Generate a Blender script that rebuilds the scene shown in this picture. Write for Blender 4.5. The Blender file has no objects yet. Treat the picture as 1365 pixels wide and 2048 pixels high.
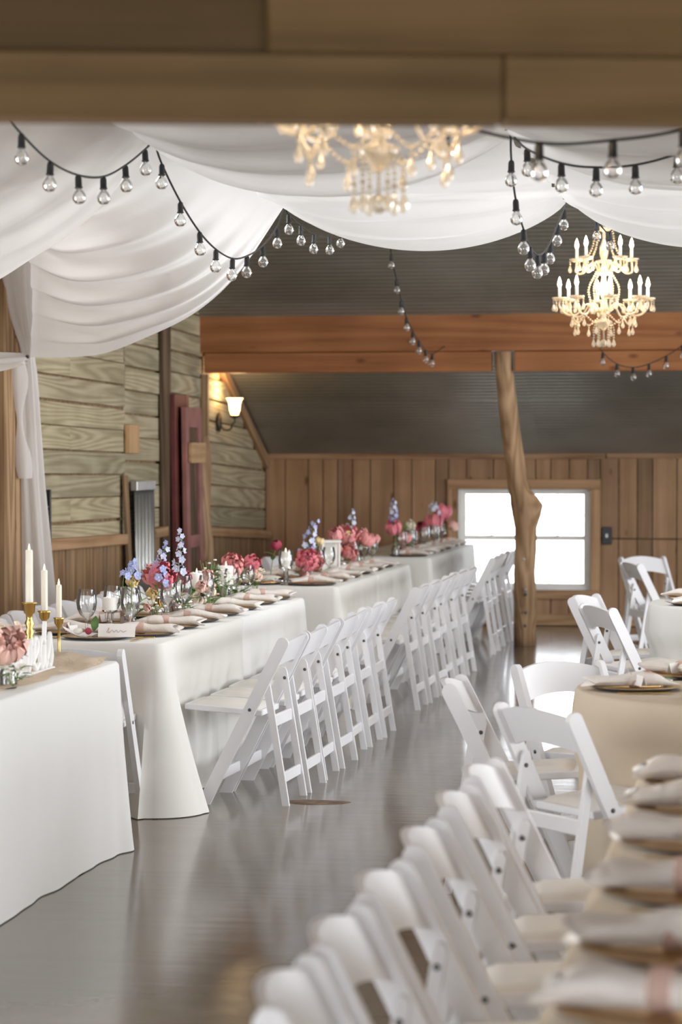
import bpy, bmesh, math, random
from mathutils import Vector, Matrix
R = math.radians
rnd = random.Random(7)
scn = bpy.context.scene
COL = scn.collection

# ------------------------------------------------------------------ camera, world, exposure
cam_d = bpy.data.cameras.new('camera'); cam = bpy.data.objects.new('camera', cam_d); COL.objects.link(cam)
cam.location = (0, 0, 1.635); cam.rotation_euler = (R(90 - 1.455), 0, R(9.82))
cam_d.sensor_fit = 'VERTICAL'; cam_d.sensor_height = 36; cam_d.sensor_width = 24
cam_d.lens = 5000 / 2048 * 36; cam_d.clip_end = 200
cam_d.dof.use_dof = True; cam_d.dof.focus_distance = 11.5; cam_d.dof.aperture_fstop = 3.3
scn.camera = cam
wd = bpy.data.worlds.new('overcast_daylight'); scn.world = wd; wd.use_nodes = True
wd.node_tree.nodes['Background'].inputs[0].default_value = (0.94, 0.965, 1.0, 1)
wd.node_tree.nodes['Background'].inputs[1].default_value = 5.2
scn.view_settings.view_transform = 'Standard'; scn.view_settings.look = 'None'
scn.view_settings.gamma = 1.0; scn.view_settings.use_curve_mapping = False
scn.view_settings.exposure = 0.80
cy = scn.cycles
cy.use_denoising = True; cy.max_bounces = 8; cy.diffuse_bounces = 5; cy.glossy_bounces = 4
cy.transmission_bounces = 6; cy.transparent_max_bounces = 16; cy.caustics_reflective = False
cy.caustics_refractive = False; cy.sample_clamp_indirect = 6.0

def portal(loc, rot, sx, sy):
    l = bpy.data.lights.new('daylight_opening', 'AREA'); l.shape = 'RECTANGLE'; l.size = sx; l.size_y = sy
    l.cycles.is_portal = True
    o = bpy.data.objects.new('daylight_opening', l); COL.objects.link(o); o.location = loc; o.rotation_euler = rot
    return o
# unseen openings added to let daylight in; only the back window is in view
RIGHT_OPEN = [(4.6, 9.0), (9.8, 14.2), (15.0, 19.4)]      # tall doors in the right wall, y range
for y0, y1 in RIGHT_OPEN: portal((6.0, (y0 + y1) / 2, 1.25), (0, R(90), 0), 2.3, y1 - y0)
portal((6.0, 12.5, 3.9), (0, R(90), 0), 1.8, 7.0)          # loft opening in the right gable
portal((-4.73, 12.5, 4.2), (0, R(-90), 0), 1.4, 4.4)       # loft opening in the left gable
portal((-.75, 11.1, 5.42), (0, 0, 0), 4.5, 1.0)             # unseen skylight added in the near roof slope to brighten the far drapes
portal((-4.73, 5.6, 1.2), (0, R(-90), 0), 2.2, 4.0)        # side door near the camera
portal((0.0, -3.0, 1.2), (R(90), 0, 0), 6.0, 2.2)          # entrance behind the camera
portal((-2.275, 23.2, 0.8), (R(-90), 0, 0), 1.24, 0.92)    # the back window

# ------------------------------------------------------------------ materials
MATS = {}
def nodes_of(name):
    m = bpy.data.materials.new(name); m.use_nodes = True
    nt = m.node_tree; b = nt.nodes['Principled BSDF']; MATS[name] = m
    return m, nt, b
def N(nt, t, **kw):
    n = nt.nodes.new(t)
    for k, v in kw.items(): setattr(n, k, v)
    return n
def coords(nt, scale=(1, 1, 1), rand=True):
    tc = N(nt, 'ShaderNodeTexCoord'); mp = N(nt, 'ShaderNodeMapping'); mp.inputs['Scale'].default_value = scale
    nt.links.new(tc.outputs['Object'], mp.inputs['Vector'])
    if rand:
        oi = N(nt, 'ShaderNodeObjectInfo'); mu = N(nt, 'ShaderNodeMath', operation='MULTIPLY'); mu.inputs[1].default_value = 37.0
        nt.links.new(oi.outputs['Random'], mu.inputs[0])
        ad = N(nt, 'ShaderNodeVectorMath', operation='ADD'); nt.links.new(tc.outputs['Object'], ad.inputs[0])
        cb = N(nt, 'ShaderNodeCombineXYZ')
        for i in range(3): nt.links.new(mu.outputs[0], cb.inputs[i])
        nt.links.new(cb.outputs[0], ad.inputs[1]); nt.links.new(ad.outputs[0], mp.inputs['Vector'])
    return mp.outputs[0]
def noise(nt, vec, scale, detail=3, rough=0.5, dist=0.0):
    n = N(nt, 'ShaderNodeTexNoise'); n.inputs['Scale'].default_value = scale; n.inputs['Detail'].default_value = detail
    n.inputs['Roughness'].default_value = rough; n.inputs['Distortion'].default_value = dist
    nt.links.new(vec, n.inputs['Vector']); return n.outputs['Fac']
def ramp(nt, fac, stops):
    r = N(nt, 'ShaderNodeValToRGB'); el = r.color_ramp.elements
    while len(el) < len(stops): el.new(0.5)
    for e, (p, c) in zip(el, stops): e.position = p; e.color = (*c, 1)
    nt.links.new(fac, r.inputs[0]); return r.outputs[0]
def mixc(nt, a, b, fac, mode='MIX'):
    m = N(nt, 'ShaderNodeMix', data_type='RGBA', blend_type=mode)
    for s, v in ((6, a), (7, b)):
        if isinstance(v, tuple): m.inputs[s].default_value = (*v, 1)
        else: nt.links.new(v, m.inputs[s])
    if isinstance(fac, (int, float)): m.inputs[0].default_value = fac
    else: nt.links.new(fac, m.inputs[0])
    return m.outputs[2]
def bump(nt, b, h, strength=0.2, dist=0.01):
    n = N(nt, 'ShaderNodeBump'); n.inputs['Strength'].default_value = strength; n.inputs['Distance'].default_value = dist
    nt.links.new(h, n.inputs['Height']); nt.links.new(n.outputs[0], b.inputs['Normal'])
def mk(name, c, rough=0.5, metal=0.0, var=0.06, scale=6.0, bmp=0.0, spec=0.5, sheen=0.0):
    m, nt, b = nodes_of(name)
    v = coords(nt); f = noise(nt, v, scale)
    lo = tuple(x * (1 - var) for x in c); hi = tuple(min(1, x * (1 + var)) for x in c)
    nt.links.new(ramp(nt, f, [(0.3, lo), (0.7, hi)]), b.inputs['Base Color'])
    b.inputs['Roughness'].default_value = rough; b.inputs['Metallic'].default_value = metal
    b.inputs['Specular IOR Level'].default_value = spec
    if sheen: b.inputs['Sheen Weight'].default_value = sheen
    if bmp: bump(nt, b, noise(nt, v, scale * 8), bmp)
    return m
def wood(name, dark, mid, light, k=26.0, axis=0, stretch=0.22, across=3.2, knots=True, rough=0.75, tint=0.25, bmp=0.25, contrast=1.0):
    m, nt, b = nodes_of(name)
    sc = [across, across, across]; sc[axis] = stretch
    v = coords(nt, tuple(sc))
    h = noise(nt, v, 1.4, 1.5, 0.45)
    mu = N(nt, 'ShaderNodeMath', operation='MULTIPLY'); mu.inputs[1].default_value = k * 3; nt.links.new(h, mu.inputs[0])
    sn = N(nt, 'ShaderNodeMath', operation='SINE'); nt.links.new(mu.outputs[0], sn.inputs[0])
    rg = N(nt, 'ShaderNodeMapRange'); rg.inputs[1].default_value = -1; rg.inputs[2].default_value = 1; nt.links.new(sn.outputs[0], rg.inputs[0])
    lo = 0.5 - 0.5 * contrast; hi = 0.5 + 0.5 * contrast
    rg.inputs[3].default_value = lo; rg.inputs[4].default_value = hi
    fine = [60, 60, 60]; fine[axis] = 2.0
    fv = coords(nt, tuple(fine)); ff = noise(nt, fv, 1.0, 3)
    g = mixc(nt, rg.outputs[0], ff, 0.45)
    c = ramp(nt, g, [(0.15, dark), (0.5, mid), (0.85, light)])
    oi = N(nt, 'ShaderNodeObjectInfo')
    tv = ramp(nt, oi.outputs['Random'], [(0.0, tuple(1 - tint for _ in range(3))), (0.5, (1, 0.97, 0.94)), (1.0, (1 - tint * .3, 1 - tint * .4, 1 - tint * .5))])
    c = mixc(nt, c, tv, 1.0, 'MULTIPLY')
    big = noise(nt, coords(nt, (1.5, 1.5, 1.5)), 1.3, 3)
    c = mixc(nt, c, ramp(nt, big, [(0.35, (0.78, 0.76, 0.74)), (0.65, (1, 1, 1))]), 0.8, 'MULTIPLY')
    if knots:
        kv = [5, 5, 5]; kv[axis] = 2.2
        vo = N(nt, 'ShaderNodeTexVoronoi'); vo.inputs['Scale'].default_value = 1.0; nt.links.new(coords(nt, tuple(kv)), vo.inputs['Vector'])
        kr = ramp(nt, vo.outputs['Distance'], [(0.05, (0.30, 0.22, 0.17)), (0.13, (1, 1, 1))])
        c = mixc(nt, c, kr, 0.75, 'MULTIPLY')
    nt.links.new(c, b.inputs['Base Color']); b.inputs['Roughness'].default_value = rough
    b.inputs['Specular IOR Level'].default_value = 0.25
    if bmp: bump(nt, b, g, bmp, 0.006)
    return m
def thin_glass(name, tint=(1, 1, 1), ior=1.5, body=0.0, bodycol=(1, 1, 1), rough=0.02, boost=0.0):
    m, nt, b = nodes_of(name); nt.nodes.remove(b); out = nt.nodes['Material Output']
    tr = N(nt, 'ShaderNodeBsdfTransparent'); tr.inputs[0].default_value = (*tint, 1)
    gl = N(nt, 'ShaderNodeBsdfGlossy'); gl.inputs['Roughness'].default_value = rough
    fr = N(nt, 'ShaderNodeFresnel'); fr.inputs[0].default_value = ior
    sc = N(nt, 'ShaderNodeMath', operation='MULTIPLY_ADD'); sc.inputs[1].default_value = 1.6; sc.inputs[2].default_value = boost; sc.use_clamp = True
    nt.links.new(fr.outputs[0], sc.inputs[0])
    mx = N(nt, 'ShaderNodeMixShader'); nt.links.new(sc.outputs[0], mx.inputs[0]); nt.links.new(tr.outputs[0], mx.inputs[1]); nt.links.new(gl.outputs[0], mx.inputs[2])
    res = mx.outputs[0]
    if body:
        d = N(nt, 'ShaderNodeBsdfDiffuse'); d.inputs[0].default_value = (*bodycol, 1)
        t = N(nt, 'ShaderNodeBsdfTranslucent'); t.inputs[0].default_value = (*bodycol, 1)
        h = N(nt, 'ShaderNodeMixShader'); nt.links.new(d.outputs[0], h.inputs[1]); nt.links.new(t.outputs[0], h.inputs[2])
        q = N(nt, 'ShaderNodeMixShader'); q.inputs[0].default_value = body; nt.links.new(res, q.inputs[1]); nt.links.new(h.outputs[0], q.inputs[2]); res = q.outputs[0]
    nt.links.new(res, out.inputs[0]); return m
def emit(name, c, s):
    m, nt, b = nodes_of(name); b.inputs['Base Color'].default_value = (*c, 1)
    b.inputs['Emission Color'].default_value = (*c, 1); b.inputs['Emission Strength'].default_value = s; return m
def fabric(name, c, transl=0.45, see=0.0, wrinkle=0.25, scale=3.0):
    m, nt, b = nodes_of(name); nt.nodes.remove(b); out = nt.nodes['Material Output']
    v = coords(nt)
    f = noise(nt, v, scale, 4, 0.55, 0.6)
    bn = N(nt, 'ShaderNodeBump'); bn.inputs['Strength'].default_value = wrinkle; bn.inputs['Distance'].default_value = 0.05; nt.links.new(f, bn.inputs['Height'])
    d = N(nt, 'ShaderNodeBsdfDiffuse'); d.inputs[0].default_value = (*c, 1); t = N(nt, 'ShaderNodeBsdfTranslucent'); t.inputs[0].default_value = (*c, 1)
    nt.links.new(bn.outputs[0], d.inputs['Normal']); nt.links.new(bn.outputs[0], t.inputs['Normal'])
    mx = N(nt, 'ShaderNodeMixShader'); mx.inputs[0].default_value = transl; nt.links.new(d.outputs[0], mx.inputs[1]); nt.links.new(t.outputs[0], mx.inputs[2])
    res = mx.outputs[0]
    if see:
        tp = N(nt, 'ShaderNodeBsdfTransparent'); q = N(nt, 'ShaderNodeMixShader'); q.inputs[0].default_value = see
        nt.links.new(res, q.inputs[1]); nt.links.new(tp.outputs[0], q.inputs[2]); res = q.outputs[0]
    nt.links.new(res, out.inputs[0]); return m

mk('resin_white', (0.80, 0.80, 0.82), 0.33, 0, 0.03, 4)
mk('seat_vinyl', (0.78, 0.75, 0.69), 0.45, 0, 0.05, 9, 0.05)
mk('bolt', (0.12, 0.12, 0.12), 0.4, 0.8)
fabric('cloth_white', (0.86, 0.86, 0.84), 0.06, 0, 0.15, 2.0)
fabric('cloth_beige', (0.70, 0.60, 0.47), 0.06, 0, 0.12, 2.0)
fabric('cloth_ivory', (0.82, 0.81, 0.77), 0.06, 0, 0.15, 2.0)
fabric('drape', (0.90, 0.88, 0.86), 0.5, 0.13, 0.35, 1.6)
fabric('gauze', (0.80, 0.67, 0.52), 0.3, 0.08, 0.6, 14)
fabric('napkin', (0.95, 0.90, 0.84), 0.12, 0, 0.3, 22)
fabric('napkin_white', (0.90, 0.88, 0.85), 0.12, 0, 0.3, 22)
fabric('ribbon', (0.82, 0.58, 0.50), 0.35, 0.3, 0.3, 30)
mk('paper', (0.88, 0.86, 0.83), 0.7)
mk('ink', (0.45, 0.30, 0.22), 0.6)
mk('gold', (0.80, 0.56, 0.20), 0.22, 1.0, 0.05)
mk('brass', (0.58, 0.40, 0.13), 0.25, 1.0, 0.10, 12)
mk('plate_gold', (0.74, 0.47, 0.17), 0.3, 0.55, 0.08)
mk('plate_dark', (0.03, 0.028, 0.03), 0.35)
mk('wax', (0.88, 0.83, 0.70), 0.5, 0, 0.03)
mk('wax_white', (0.88, 0.86, 0.80), 0.5, 0, 0.03)
mk('sign_white', (0.88, 0.88, 0.87), 0.5)
mk('metal_dark', (0.06, 0.055, 0.05), 0.45, 0.6, 0.2)
mk('metal_galv', (0.42, 0.43, 0.42), 0.35, 0.9, 0.2, 3)
mk('iron', (0.10, 0.075, 0.05), 0.5, 0.7, 0.2)
mk('rubber', (0.015, 0.015, 0.015), 0.5)
mk('switch_dark', (0.03, 0.032, 0.035), 0.4, 0, 0.2)
mk('white_frame', (0.82, 0.81, 0.76), 0.5)
mk('vinyl_window', (0.85, 0.84, 0.80), 0.4)
mk('peony_pink', (0.84, 0.25, 0.30), 0.6, 0, 0.22, 18)
mk('peony_coral', (0.88, 0.37, 0.36), 0.6, 0, 0.2, 18)
mk('blush', (0.90, 0.58, 0.50), 0.6, 0, 0.12, 18)
mk('cream_petal', (0.90, 0.78, 0.62), 0.6, 0, 0.08, 18)
mk('yellow_petal', (0.90, 0.70, 0.36), 0.6, 0, 0.12, 18)
mk('burgundy', (0.33, 0.035, 0.07), 0.6, 0, 0.3, 18)
mk('blue_petal', (0.40, 0.45, 0.74), 0.6, 0, 0.2, 30)
mk('pale_blue_petal', (0.62, 0.66, 0.83), 0.6, 0, 0.15, 30)
mk('white_petal', (0.88, 0.87, 0.80), 0.6)
mk('leaf', (0.10, 0.20, 0.05), 0.5, 0, 0.35, 14)
mk('stem', (0.20, 0.30, 0.08), 0.6, 0, 0.2)
mk('red_paint', (0.13, 0.028, 0.024), 0.6, 0, 0.35, 5, 0.2)
mk('red_paint_faded', (0.28, 0.12, 0.10), 0.65, 0, 0.3, 4, 0.2)
thin_glass('glass', (0.97, 0.98, 0.98), 1.5, 0.03, (1, 1, 1), 0.02, 0.03)
thin_glass('bulb_glass', (0.95, 0.95, 0.94), 1.5, 0.06, (1, 0.98, 0.95), 0.03, 0.04)
thin_glass('amber_glass', (0.80, 0.48, 0.14), 1.5, 0.10, (0.7, 0.4, 0.1))
thin_glass('pink_glass', (0.90, 0.62, 0.58), 1.5, 0.3, (0.75, 0.42, 0.36), 0.08, 0.05)
thin_glass('mercury_glass', (0.8, 0.6, 0.5), 1.7, 0.25, (0.7, 0.5, 0.42), 0.12, 0.3)
thin_glass('window_glass', (0.98, 0.99, 1.0), 1.45)
thin_glass('crystal', (0.98, 0.95, 0.89), 1.6, 0.38, (1.0, 0.91, 0.75), 0.05, 0.10)
emit('bulb_lit', (1.0, 0.72, 0.40), 22)
emit('shade_lit', (1.0, 0.66, 0.32), 4.0)
emit('led_flame', (1.0, 0.85, 0.6), 1.1)
wood('barn_board', (0.27, 0.235, 0.145), (0.47, 0.415, 0.28), (0.60, 0.545, 0.39), 44, 0, 0.16, 2.6, False, 0.85, 0.28, 0.3, 0.62)
wood('plank_brown', (0.27, 0.165, 0.095), (0.42, 0.265, 0.155), (0.51, 0.34, 0.215), 14, 0, 0.14, 2.2, True, 0.75, 0.34, 0.2, 0.4)
wood('wainscot_wood', (0.20, 0.12, 0.062), (0.38, 0.25, 0.14), (0.50, 0.345, 0.21), 22, 0, 0.14, 3.0, False, 0.75, 0.3, 0.25, 0.8)
wood('rail_wood', (0.28, 0.16, 0.08), (0.46, 0.29, 0.16), (0.56, 0.38, 0.23), 22, 0, 0.14, 3.0, True, 0.7, 0.15, 0.2, 0.6)
wood('beam_fir', (0.20, 0.075, 0.026), (0.34, 0.140, 0.052), (0.42, 0.19, 0.078), 16, 0, 0.10, 2.0, True, 0.6, 0.12, 0.15, 0.5)
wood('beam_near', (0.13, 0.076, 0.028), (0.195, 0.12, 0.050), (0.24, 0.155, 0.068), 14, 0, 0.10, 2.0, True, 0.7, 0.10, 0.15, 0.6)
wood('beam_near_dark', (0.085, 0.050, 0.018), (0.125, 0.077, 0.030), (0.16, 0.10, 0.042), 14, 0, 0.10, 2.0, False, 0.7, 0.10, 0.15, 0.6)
wood('log', (0.24, 0.15, 0.08), (0.42, 0.275, 0.16), (0.53, 0.37, 0.23), 20, 2, 0.25, 4.0, False, 0.8, 0.1, 0.5, 0.8)
wood('post_dark', (0.06, 0.04, 0.025), (0.12, 0.08, 0.05), (0.20, 0.14, 0.09), 20, 0, 0.2, 3.0, False, 0.85, 0.1, 0.4, 0.8)
wood('pine_pale', (0.42, 0.24, 0.11), (0.58, 0.37, 0.19), (0.66, 0.46, 0.26), 18, 0, 0.14, 3.0, True, 0.6, 0.1, 0.1, 0.6)

def floor_mat():
    m, nt, b = nodes_of('polished_concrete')
    v = coords(nt, (1, 1, 1), False)
    a = noise(nt, v, 0.55, 5, 0.6, 0.4); c = noise(nt, v, 5.0, 6, 0.65)
    f = mixc(nt, a, c, 0.28)
    col = ramp(nt, f, [(0.3, (0.15, 0.122, 0.092)), (0.55, (0.205, 0.172, 0.133)), (0.75, (0.265, 0.226, 0.178))])
    vo = N(nt, 'ShaderNodeTexVoronoi', feature='DISTANCE_TO_EDGE'); vo.inputs['Scale'].default_value = 0.38
    wob = N(nt, 'ShaderNodeVectorMath', operation='ADD'); nn = N(nt, 'ShaderNodeTexNoise'); nn.inputs['Scale'].default_value = 1.6; nt.links.new(v, nn.inputs['Vector'])
    nt.links.new(v, wob.inputs[0]); nt.links.new(nn.outputs['Color'], wob.inputs[1]); nt.links.new(wob.outputs[0], vo.inputs['Vector'])
    cr = ramp(nt, vo.outputs['Distance'], [(0.0, (0.62, 0.6, 0.57)), (0.006, (1, 1, 1))])
    col = mixc(nt, col, cr, 0.6, 'MULTIPLY')
    nt.links.new(col, b.inputs['Base Color'])
    rr = N(nt, 'ShaderNodeMapRange'); rr.inputs[3].default_value = 0.09; rr.inputs[4].default_value = 0.19; nt.links.new(c, rr.inputs[0])
    nt.links.new(rr.outputs[0], b.inputs['Roughness']); b.inputs['Specular IOR Level'].default_value = 0.62
    sv = coords(nt, (0.6, 9, 1), False); bump(nt, b, noise(nt, sv, 1.5, 3), 0.05, 0.01)
    return m
floor_mat()
def metal_mat():
    m, nt, b = nodes_of('ceiling_metal')
    v = coords(nt, (1, 1, 1)); f = noise(nt, v, 1.5, 4)
    nt.links.new(ramp(nt, f, [(0.3, (0.34, 0.33, 0.28)), (0.7, (0.46, 0.45, 0.40))]), b.inputs['Base Color'])
    b.inputs['Metallic'].default_value = 0.75; b.inputs['Roughness'].default_value = 0.42; return m
metal_mat()

# ------------------------------------------------------------------ mesh helpers
class MB:
    def __init__(s): s.v = []; s.f = []; s.m = []; s.cur = 0
    def add(s, vs, fs):
        o = len(s.v); s.v += [tuple(p) for p in vs]; s.f += [tuple(i + o for i in f) for f in fs]; s.m += [s.cur] * len(fs); return s
    def box(s, lo, hi, ch=0.0, M=None):
        x0, y0, z0 = lo; x1, y1, z1 = hi
        if ch <= 0:
            vs = [(x, y, z) for x in (x0, x1) for y in (y0, y1) for z in (z0, z1)]
            fs = [(0, 1, 3, 2), (4, 6, 7, 5), (0, 4, 5, 1), (2, 3, 7, 6), (0, 2, 6, 4), (1, 5, 7, 3)]
        else:
            bm = bmesh.new(); bmesh.ops.create_cube(bm, size=1)
            for q in bm.verts: q.co = ((x0 + x1) / 2 + q.co.x * (x1 - x0), (y0 + y1) / 2 + q.co.y * (y1 - y0), (z0 + z1) / 2 + q.co.z * (z1 - z0))
            bmesh.ops.bevel(bm, geom=bm.edges[:], offset=ch, segments=1, affect='EDGES', profile=0.5)
            bm.verts.index_update(); vs = [tuple(q.co) for q in bm.verts]; fs = [tuple(q.index for q in f.verts) for f in bm.faces]; bm.free()
        if M is not None: vs = [M @ Vector(p) for p in vs]
        return s.add(vs, fs)
    def prism(s, poly, t, M=None):            # poly in xz, extruded +-t/2 in y
        n = len(poly); vs = [(x, -t / 2, z) for x, z in poly] + [(x, t / 2, z) for x, z in poly]
        fs = [tuple(range(n)), tuple(range(2 * n - 1, n - 1, -1))] + [(i + n, (i + 1) % n + n, (i + 1) % n, i) for i in range(n)]
        if M is not None: vs = [M @ Vector(p) for p in vs]
        return s.add(vs, fs)
    def lathe(s, prof, seg=16, c=(0, 0, 0), M=None, cap=True):
        vs = []; fs = []; n = len(prof)
        for r, z in prof:
            for k in range(seg):
                a = 2 * math.pi * k / seg; vs.append((c[0] + r * math.cos(a), c[1] + r * math.sin(a), c[2] + z))
        for i in range(n - 1):
            for k in range(seg):
                k2 = (k + 1) % seg; fs.append((i * seg + k, i * seg + k2, (i + 1) * seg + k2, (i + 1) * seg + k))
        if cap:
            if prof[0][0] > 1e-4: fs.append(tuple(range(seg - 1, -1, -1)))
            if prof[-1][0] > 1e-4: fs.append(tuple((n - 1) * seg + k for k in range(seg)))
        if M is not None: vs = [M @ Vector(p) for p in vs]
        return s.add(vs, fs)
    def tube(s, pts, rad, seg=6, cap=True):
        pts = [Vector(p) for p in pts]; n = len(pts); vs = []; fs = []
        rads = rad if isinstance(rad, (list, tuple)) else [rad] * n
        up = Vector((0, 0, 1)); prev = None
        for i, p in enumerate(pts):
            d = (pts[min(i + 1, n - 1)] - pts[max(i - 1, 0)])
            if d.length < 1e-9: d = Vector((0, 0, 1))
            d.normalize()
            a = (prev if prev is not None else (Vector((1, 0, 0)) if abs(d.z) > 0.9 else up))
            a = a - d * a.dot(d)
            if a.length < 1e-6: a = Vector((1, 0, 0)) - d * d.x
            a.normalize(); b = d.cross(a); prev = a
            for k in range(seg):
                t = 2 * math.pi * k / seg; vs.append(p + (a * math.cos(t) + b * math.sin(t)) * rads[i])
        for i in range(n - 1):
            for k in range(seg):
                k2 = (k + 1) % seg; fs.append((i * seg + k, i * seg + k2, (i + 1) * seg + k2, (i + 1) * seg + k))
        if cap: fs += [tuple(range(seg - 1, -1, -1)), tuple((n - 1) * seg + k for k in range(seg))]
        return s.add(vs, fs)
    def grid(s, fn, nu, nv):
        vs = [fn(i / nu, j / nv) for i in range(nu + 1) for j in range(nv + 1)]
        fs = [(i * (nv + 1) + j, (i + 1) * (nv + 1) + j, (i + 1) * (nv + 1) + j + 1, i * (nv + 1) + j + 1) for i in range(nu) for j in range(nv)]
        return s.add(vs, fs)
    def sphere(s, c, r, seg=8, rings=6, sc=(1, 1, 1)):
        prof = [(r * math.sin(math.pi * i / rings), -r * math.cos(math.pi * i / rings)) for i in range(rings + 1)]
        prof[0] = (r * 0.02, prof[0][1]); prof[-1] = (r * 0.02, prof[-1][1])
        M = Matrix.Translation(c) @ Matrix.Diagonal((*sc, 1)); return s.lathe(prof, seg, M=M)
    def mesh(s, name, mats, smooth=True, angle=None):
        me = bpy.data.meshes.new(name); me.from_pydata(s.v, [], s.f)
        for m in ([mats] if isinstance(mats, str) else mats): me.materials.append(MATS[m])
        if not isinstance(mats, str) and len(mats) > 1: me.polygons.foreach_set('material_index', s.m)
        me.update()
        if smooth:
            me.polygons.foreach_set('use_smooth', [True] * len(me.polygons))
            if angle: me.set_sharp_from_angle(angle=R(angle))
        return me
def obj(name, data, parent=None, loc=(0, 0, 0), rz=0.0, M=None):
    o = bpy.data.objects.new(name, data); COL.objects.link(o)
    if parent is not None: o.parent = parent
    if M is not None: o.matrix_local = M
    else: o.location = loc; o.rotation_euler = (0, 0, rz)
    return o
def tag(o, label=None, cat=None, group=None, kind=None):
    if label: o['label'] = label
    if cat: o['category'] = cat
    if group: o['group'] = group
    if kind: o['kind'] = kind
    return o
def empty(name, loc=(0, 0, 0), rz=0.0):
    o = obj(name, None, None, loc, rz); o.empty_display_size = 0.1; return o
def copy_tree(o, parent=None):
    c = o.copy(); COL.objects.link(c)
    if parent is not None:
        mb = o.matrix_basis.copy(); c.parent = parent; c.matrix_basis = mb
    for ch in o.children: copy_tree(ch, c)
    return c
ORD = ['first', 'second', 'third', 'fourth', 'fifth', 'sixth', 'seventh', 'eighth', 'ninth', 'tenth', 'eleventh', 'twelfth']
def plank(name, p0, p1, wdir, W, T, mat, parent=None, ch=0.003, kind=None):
    """board from p0 to p1 (its centre line), wide along wdir, grain along its length"""
    p0 = Vector(p0); p1 = Vector(p1); d = p1 - p0; L = d.length; x = d / L
    y = Vector(wdir); y = (y - x * y.dot(x)).normalized(); z = x.cross(y)
    M = Matrix.Identity(4)
    for i in range(3): M[i][0] = x[i]; M[i][1] = y[i]; M[i][2] = z[i]
    c = (p0 + p1) / 2
    M.translation = c
    me = MB().box((-L / 2, -W / 2, -T / 2), (L / 2, W / 2, T / 2), min(ch, T * .3)).mesh(name, mat, False)
    o = obj(name, me, parent, M=M)
    if kind: o['kind'] = kind
    return o
def interp(tab, t):
    for (a, x), (b, y) in zip(tab, tab[1:]):
        if t <= b:
            k = (t - a) / (b - a); return x + (y - x) * k
    return tab[-1][1]
def smooth_tab(tab, t):
    xs = [a for a, _ in tab]; ys = [b for _, b in tab]
    i = 0
    while i < len(xs) - 2 and t > xs[i + 1]: i += 1
    def m(j):
        if j == 0: return (ys[1] - ys[0]) / (xs[1] - xs[0])
        if j == len(xs) - 1: return (ys[-1] - ys[-2]) / (xs[-1] - xs[-2])
        return (ys[j + 1] - ys[j - 1]) / (xs[j + 1] - xs[j - 1])
    h = xs[i + 1] - xs[i]; u = (t - xs[i]) / h
    return ((2*u**3 - 3*u*u + 1) * ys[i] + (u**3 - 2*u*u + u) * h * m(i) + (-2*u**3 + 3*u*u) * ys[i+1] + (u**3 - u*u) * h * m(i+1))
def catmull(pts, n=8):
    P = [Vector(p) for p in pts]; P = [2 * P[0] - P[1]] + P + [2 * P[-1] - P[-2]]; out = []
    for i in range(1, len(P) - 2):
        for k in range(n):
            t = k / n; a, b, c, d = P[i-1], P[i], P[i+1], P[i+2]
            out.append(0.5 * ((2*b) + (-a + c)*t + (2*a - 5*b + 4*c - d)*t*t + (-a + 3*b - 3*c + d)*t**3))
    out.append(P[-2]); return out

# ------------------------------------------------------------------ the building
XL, XR, YB = -4.73, 6.0, 23.06
def roof_z(y): return 1.57 + 0.423 * (YB - y) if y > 12.5 else 1.57 + 0.423 * (YB - 12.5) - 0.423 * (12.5 - y)
tag(obj('floor', MB().box((XL - .3, -3.3, -.2), (XR + .3, YB + .3, 0)).mesh('floor', 'polished_concrete', False)), kind='structure')
# worn patch in the concrete by the first chair
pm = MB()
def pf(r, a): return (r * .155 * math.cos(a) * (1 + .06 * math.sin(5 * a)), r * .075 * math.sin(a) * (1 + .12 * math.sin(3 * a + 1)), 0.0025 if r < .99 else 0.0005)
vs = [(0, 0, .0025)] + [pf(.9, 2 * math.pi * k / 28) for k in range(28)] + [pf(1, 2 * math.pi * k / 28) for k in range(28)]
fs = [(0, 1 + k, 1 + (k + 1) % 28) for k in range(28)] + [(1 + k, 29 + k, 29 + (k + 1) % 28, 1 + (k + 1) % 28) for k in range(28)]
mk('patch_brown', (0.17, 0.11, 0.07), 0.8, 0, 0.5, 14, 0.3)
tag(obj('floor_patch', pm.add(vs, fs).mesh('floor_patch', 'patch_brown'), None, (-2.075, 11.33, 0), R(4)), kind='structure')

# back wall: vertical boards round the window opening
WX0, WX1, WZ0, WZ1 = -2.89, -1.655, 0.325, 1.27
wb = MB()
wb.box((XL - .2, YB, -.05), (WX0, YB + .15, 1.75)); wb.box((WX1, YB, -.05), (XR + .2, YB + .15, 1.75))
wb.box((WX0, YB, -.05), (WX1, YB + .15, WZ0)); wb.box((WX0, YB, WZ1), (WX1, YB + .15, 1.75))
wall_back = tag(obj('wall_back', wb.mesh('wall_back', 'post_dark', False)), kind='structure')
x = XL + 0.02
while x < 1.6:
    w = rnd.choice([0.14, 0.17, 0.19, 0.22, 0.25]); x1 = x + w; g = .004
    for q in (WX0 - .085, WX1 + .085):
        if x < q - .03 < x1: x1 = q
    w = x1 - x; cx = (x + x1) / 2
    t = .018 + rnd.random() * .008; yy = YB - t / 2 - .002
    if x1 > WX0 - .02 and x < WX1 + .02:
        spans = [(0.005, WZ0 - .07), (WZ1 + .07, 1.56)]
    elif x > WX1 - .1: spans = [(0.005, .795 + rnd.random() * .01), (.812, 1.56)]
    else: spans = [(0.005, 1.56)]
    for a, b in spans: plank('plank', (cx, yy, a), (cx, yy, b), (1, 0, 0), w - 2 * g, t, 'plank_brown', wall_back)
    x = x1
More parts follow.
